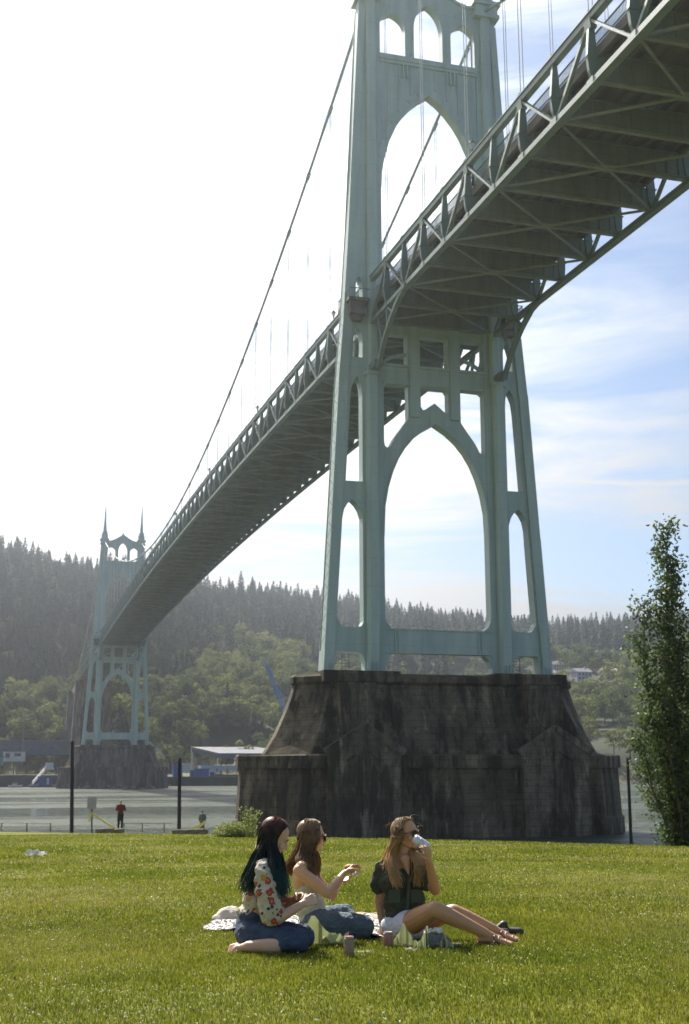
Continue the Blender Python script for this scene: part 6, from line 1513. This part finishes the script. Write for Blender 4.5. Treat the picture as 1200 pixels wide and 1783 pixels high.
poplar(1183, 41, 'tall slender poplar with glossy leaves standing at the right edge of the lawn', 12.3, seed=3, limbs=74)
poplar(1232, 43, 'second poplar partly outside the frame behind the tallest one', 10.0, seed=8, limbs=50)

# ------------------------------------------------------------------ weeds at the lawn edge, grass
def weeds(name, px0, px1, py, n, hmin, hmax, label, cat, seed, tall=0):
    rg = random.Random(seed); mb = MB()
    for k in range(n):
        px = px0 + (px1 - px0) * (rg.random() * .5 + rg.random() * .5); p = onlawn(px, py + rg.uniform(-1.2, 2.5)); env = 1 - abs((px - (px0 + px1) / 2) / ((px1 - px0) / 2)) ** 2
        hh = (hmin + (hmax - hmin) * rg.random()) * (.35 + .65 * env); lean = RV * rg.gauss(0, .22) + FV * rg.gauss(0, .2)
        w_ = rg.uniform(.012, .03); pts = [p, p + ZV * hh * .5 + lean * hh * .3, p + ZV * hh + lean * hh]
        mb.tube(pts, [w_ * .5, w_ * .5, .002], 3, cap=False)
        for q in range(5):
            c_ = pts[0].lerp(pts[2], rg.uniform(.25, 1)) + Vector((rg.gauss(0, .05), rg.gauss(0, .05), 0)); a = Vector((rg.gauss(0, 1), rg.gauss(0, 1), rg.gauss(0, 1))).normalized() * .055; b_ = a.cross(Vector((rg.gauss(0, 1), rg.gauss(0, 1), 1))).normalized() * .03
            mb.add([c_ - a, c_ - b_, c_ + a, c_ + b_], [(0, 1, 2, 3)])
    solo(name, mb, mat('weed_green', (.20, .24, .07), (.30, .32, .11), 3, .8, trans=.4), label, cat)
weeds('weed_clump', 370, 446, 1456, 900, .25, .60, 'leafy green weed clump on the lawn edge at the corner of the near pier', 'weeds', 4)
weeds('tall_weed', 429, 433, 1457, 30, 1.0, 1.3, 'tall seeding weed stalk in the weed clump, left of two', 'weeds', 6)
weeds('tall_weed', 437, 441, 1457, 30, .85, 1.15, 'tall seeding weed stalk in the weed clump, right of two', 'weeds', 7)
def make_grass():
    r = nrs; az0, az1 = R(-7), R(40); out = []
    def sample(n, r0, r1, hh, ww, pw=1.0):
        u = r.uniform(0, 1, n); rad_ = np.sqrt(r0 ** 2 + (r1 ** 2 - r0 ** 2) * u) if pw == 1 else r0 * (r1 / r0) ** u
        az = r.uniform(az0, az1, n); x = rad_ * np.sin(az); y = rad_ * np.cos(az); return x, y, np.full(n, hh), np.full(n, ww)
    S_ = [sample(260000, 4.8, 10.5, .021, .0024), sample(230000, 10.0, 24, .023, .0052, 0), sample(160000, 23, 60, .034, .013, 0)]
    x = np.concatenate([s[0] for s in S_]); y = np.concatenate([s[1] for s in S_]); hh = np.concatenate([s[2] for s in S_]); ww = np.concatenate([s[3] for s in S_])
    t = (x - BA.x) * BN.x + (y - BA.y) * BN.y; keep = t < 1.2
    for poly in BLK[:1]:
        ins = np.zeros(len(x), bool); n = len(poly)
        for i in range(n):
            (xa, ya), (xb, yb) = poly[i], poly[(i + 1) % n]
            cnd = ((ya > y) != (yb > y)) & (x < (xb - xa) * (y - ya) / (yb - ya + 1e-12) + xa); ins ^= cnd
        keep &= ~ins
    x, y, hh, ww = x[keep], y[keep], hh[keep], ww[keep]; n = len(x)
    rr = np.minimum(np.hypot(x, y), 95); z = -0.87 - 0.0338 * rr + .02 * np.sin(x * .31 + .7) * np.sin(y * .17) * np.minimum(1, rr / 12)
    tt = (x - BA.x) * BN.x + (y - BA.y) * BN.y
    z -= np.where(tt > -1.2, .10 * np.maximum(tt + 1.2, 0) ** 1.35, 0)
    # clumping: taller tufts and short worn spots
    cl = (np.sin(x * 5.1 + 1.3 * np.sin(y * 3.7)) * np.sin(y * 4.3 + 1.7 * np.sin(x * 2.9)) + .6 * np.sin(x * 13 + 2 * np.sin(y * 11)) * np.sin(y * 12.1)) 
    wear = np.clip(np.sin(x * .8 + 1.9 * np.sin(y * .53)) * np.sin(y * .71 + 1.3 * np.sin(x * .67)) * 1.2, -1, 1)
    hh = hh * (0.92 + .30 * cl + .16 * wear) * r.uniform(.55, 1.5, n); hh = np.clip(hh, .012, .12)
    a = r.uniform(0, 2 * np.pi, n); lean = r.uniform(.1, .75, n) * hh; dx, dy = np.cos(a), np.sin(a); b_ = r.uniform(0, 2 * np.pi, n); wx, wy = np.cos(b_) * ww, np.sin(b_) * ww
    B = np.stack([x, y, z], 1)
    V = np.empty((n, 5, 3)); V[:, 0] = B + np.stack([-wx, -wy, -.004 * np.ones(n)], 1); V[:, 1] = B + np.stack([wx, wy, -.004 * np.ones(n)], 1)
    mid = B + np.stack([dx * lean * .35, dy * lean * .35, hh * .6], 1); V[:, 2] = mid + np.stack([wx, wy, 0 * wx], 1) * .8; V[:, 3] = mid - np.stack([wx, wy, 0 * wx], 1) * .8
    V[:, 4] = B + np.stack([dx * lean, dy * lean, hh], 1)
    i0 = np.arange(n) * 5
    Ft = np.concatenate([np.stack([i0, i0 + 1, i0 + 2], 1), np.stack([i0, i0 + 2, i0 + 3], 1), np.stack([i0 + 3, i0 + 2, i0 + 4], 1)])
    pick = r.uniform(0, 1, n) + .28 * np.sin(x * .9 + np.sin(y * .6)) * np.sin(y * .5 + 1); mi1 = np.where(pick < .26, 1, np.where(pick > .90 + .12 * wear, 2, 0)); mi = np.concatenate([mi1] * 3)
    V = V.reshape(-1, 3)
    # clover heads and bits of bloom; the pale dots also model sun glints
    nf = 6500; u = r.uniform(0, 1, nf); fr_ = 5 * (45 / 5) ** (u ** 1.2); az = r.uniform(az0, az1, nf); fx, fy = fr_ * np.sin(az), fr_ * np.cos(az)
    patch = np.sin(fx * 1.1 + 2 * np.sin(fy * .7)) * np.sin(fy * .8 + 1.5 * np.sin(fx * .5)) + r.normal(0, .35, nf); kp = (patch > .15) & (((fx - BA.x) * BN.x + (fy - BA.y) * BN.y) < -1)
    fx, fy = fx[kp], fy[kp]; nf = len(fx); fz = -0.87 - 0.0338 * np.hypot(fx, fy) + r.uniform(.02, .05, nf)
    ring_ = []; k = 6; fs_ = r.uniform(.0022, .0065, nf) * np.clip(np.hypot(fx, fy) / 8, 1, 3) 
    top = np.stack([fx, fy, fz + fs_ * .9], 1); bot = np.stack([fx, fy, fz - fs_ * .9], 1)
    ring_ = [np.stack([fx + fs_ * np.cos(q * np.pi / 3), fy + fs_ * np.sin(q * np.pi / 3), fz], 1) for q in range(k)]
    FV_ = np.stack([top, bot] + ring_, 1).reshape(-1, 3); j0 = np.arange(nf) * 8 + len(V); ff = []
    for q in range(k): ff.append(np.stack([j0, j0 + 2 + q, j0 + 2 + (q + 1) % k], 1)); ff.append(np.stack([j0 + 1, j0 + 2 + (q + 1) % k, j0 + 2 + q], 1))
    ff = np.concatenate(ff)
    nb_ = 5200; rb = np.sqrt(r.uniform(5.2 ** 2, 17 ** 2, nb_)); ab_ = r.uniform(az0, az1, nb_); bx, by = rb * np.sin(ab_), rb * np.cos(ab_)
    pt = np.sin(bx * 2.1 + 2 * np.sin(by * 1.3)) * np.sin(by * 1.9 + 1.5 * np.sin(bx * 1.1)); kb = pt > .45; bx, by = bx[kb], by[kb]
    bz = -0.87 - 0.0338 * np.hypot(bx, by) + r.uniform(.008, .03, len(bx)); LV, LF = leaf_quads(np.stack([bx, by, bz], 1), np.stack([r.normal(0, .5, len(bx)), r.normal(0, .5, len(bx)), np.ones(len(bx))], 1), .013, 1.2, r)
    LF = LF + len(V) + len(FV_); LT = np.concatenate([LF[:, :3], LF[:, [0, 2, 3]]])
    gm = [mat('grass_blade_green', (.150, .180, .014), (.225, .230, .023), .8, .55, trans=.48, spec=.35), mat('grass_blade_deep', (.080, .115, .011), (.12, .148, .016), .8, .55, trans=.42, spec=.35), mat('grass_blade_straw', (.30, .27, .10), (.40, .35, .16), 2, .7, trans=.35), mat('clover_and_glint_dot', (.80, .76, .50), None, 1, .8, trans=.3)]
    gm.append(mat('broad_weed_leaf', (.035, .075, .012), (.06, .11, .02), 3, .5, trans=.2))
    me = npmesh('grass', np.vstack([V, FV_, LV]), np.vstack([Ft, ff, LT]), gm, np.concatenate([mi, np.full(len(ff), 3), np.full(len(LT), 4)]))
    o = put('grass', me); tag(o, 'short mown grass with small white clover blooms and pale glint dots', 'grass', kind='stuff')
make_grass()
hz = MB(); hz.box(-1400, 1500, -60, 3700, -10.6, 235)
hm = bpy.data.materials.new('haze_air'); hm.use_nodes = True
N = hm.node_tree.nodes; L = hm.node_tree.links; N.remove(N['Principled BSDF'])
pv = N.new('ShaderNodeVolumePrincipled'); pv.inputs['Color'].default_value = (.86, .92, 1.0, 1); pv.inputs['Density'].default_value = .00020; pv.inputs['Anisotropy'].default_value = .84
L.new(pv.outputs[0], N['Material Output'].inputs['Volume'])
o = part('haze', hz, hm); tag(o, 'thin pale sunlit haze over the river and the hills', 'haze', kind='stuff')
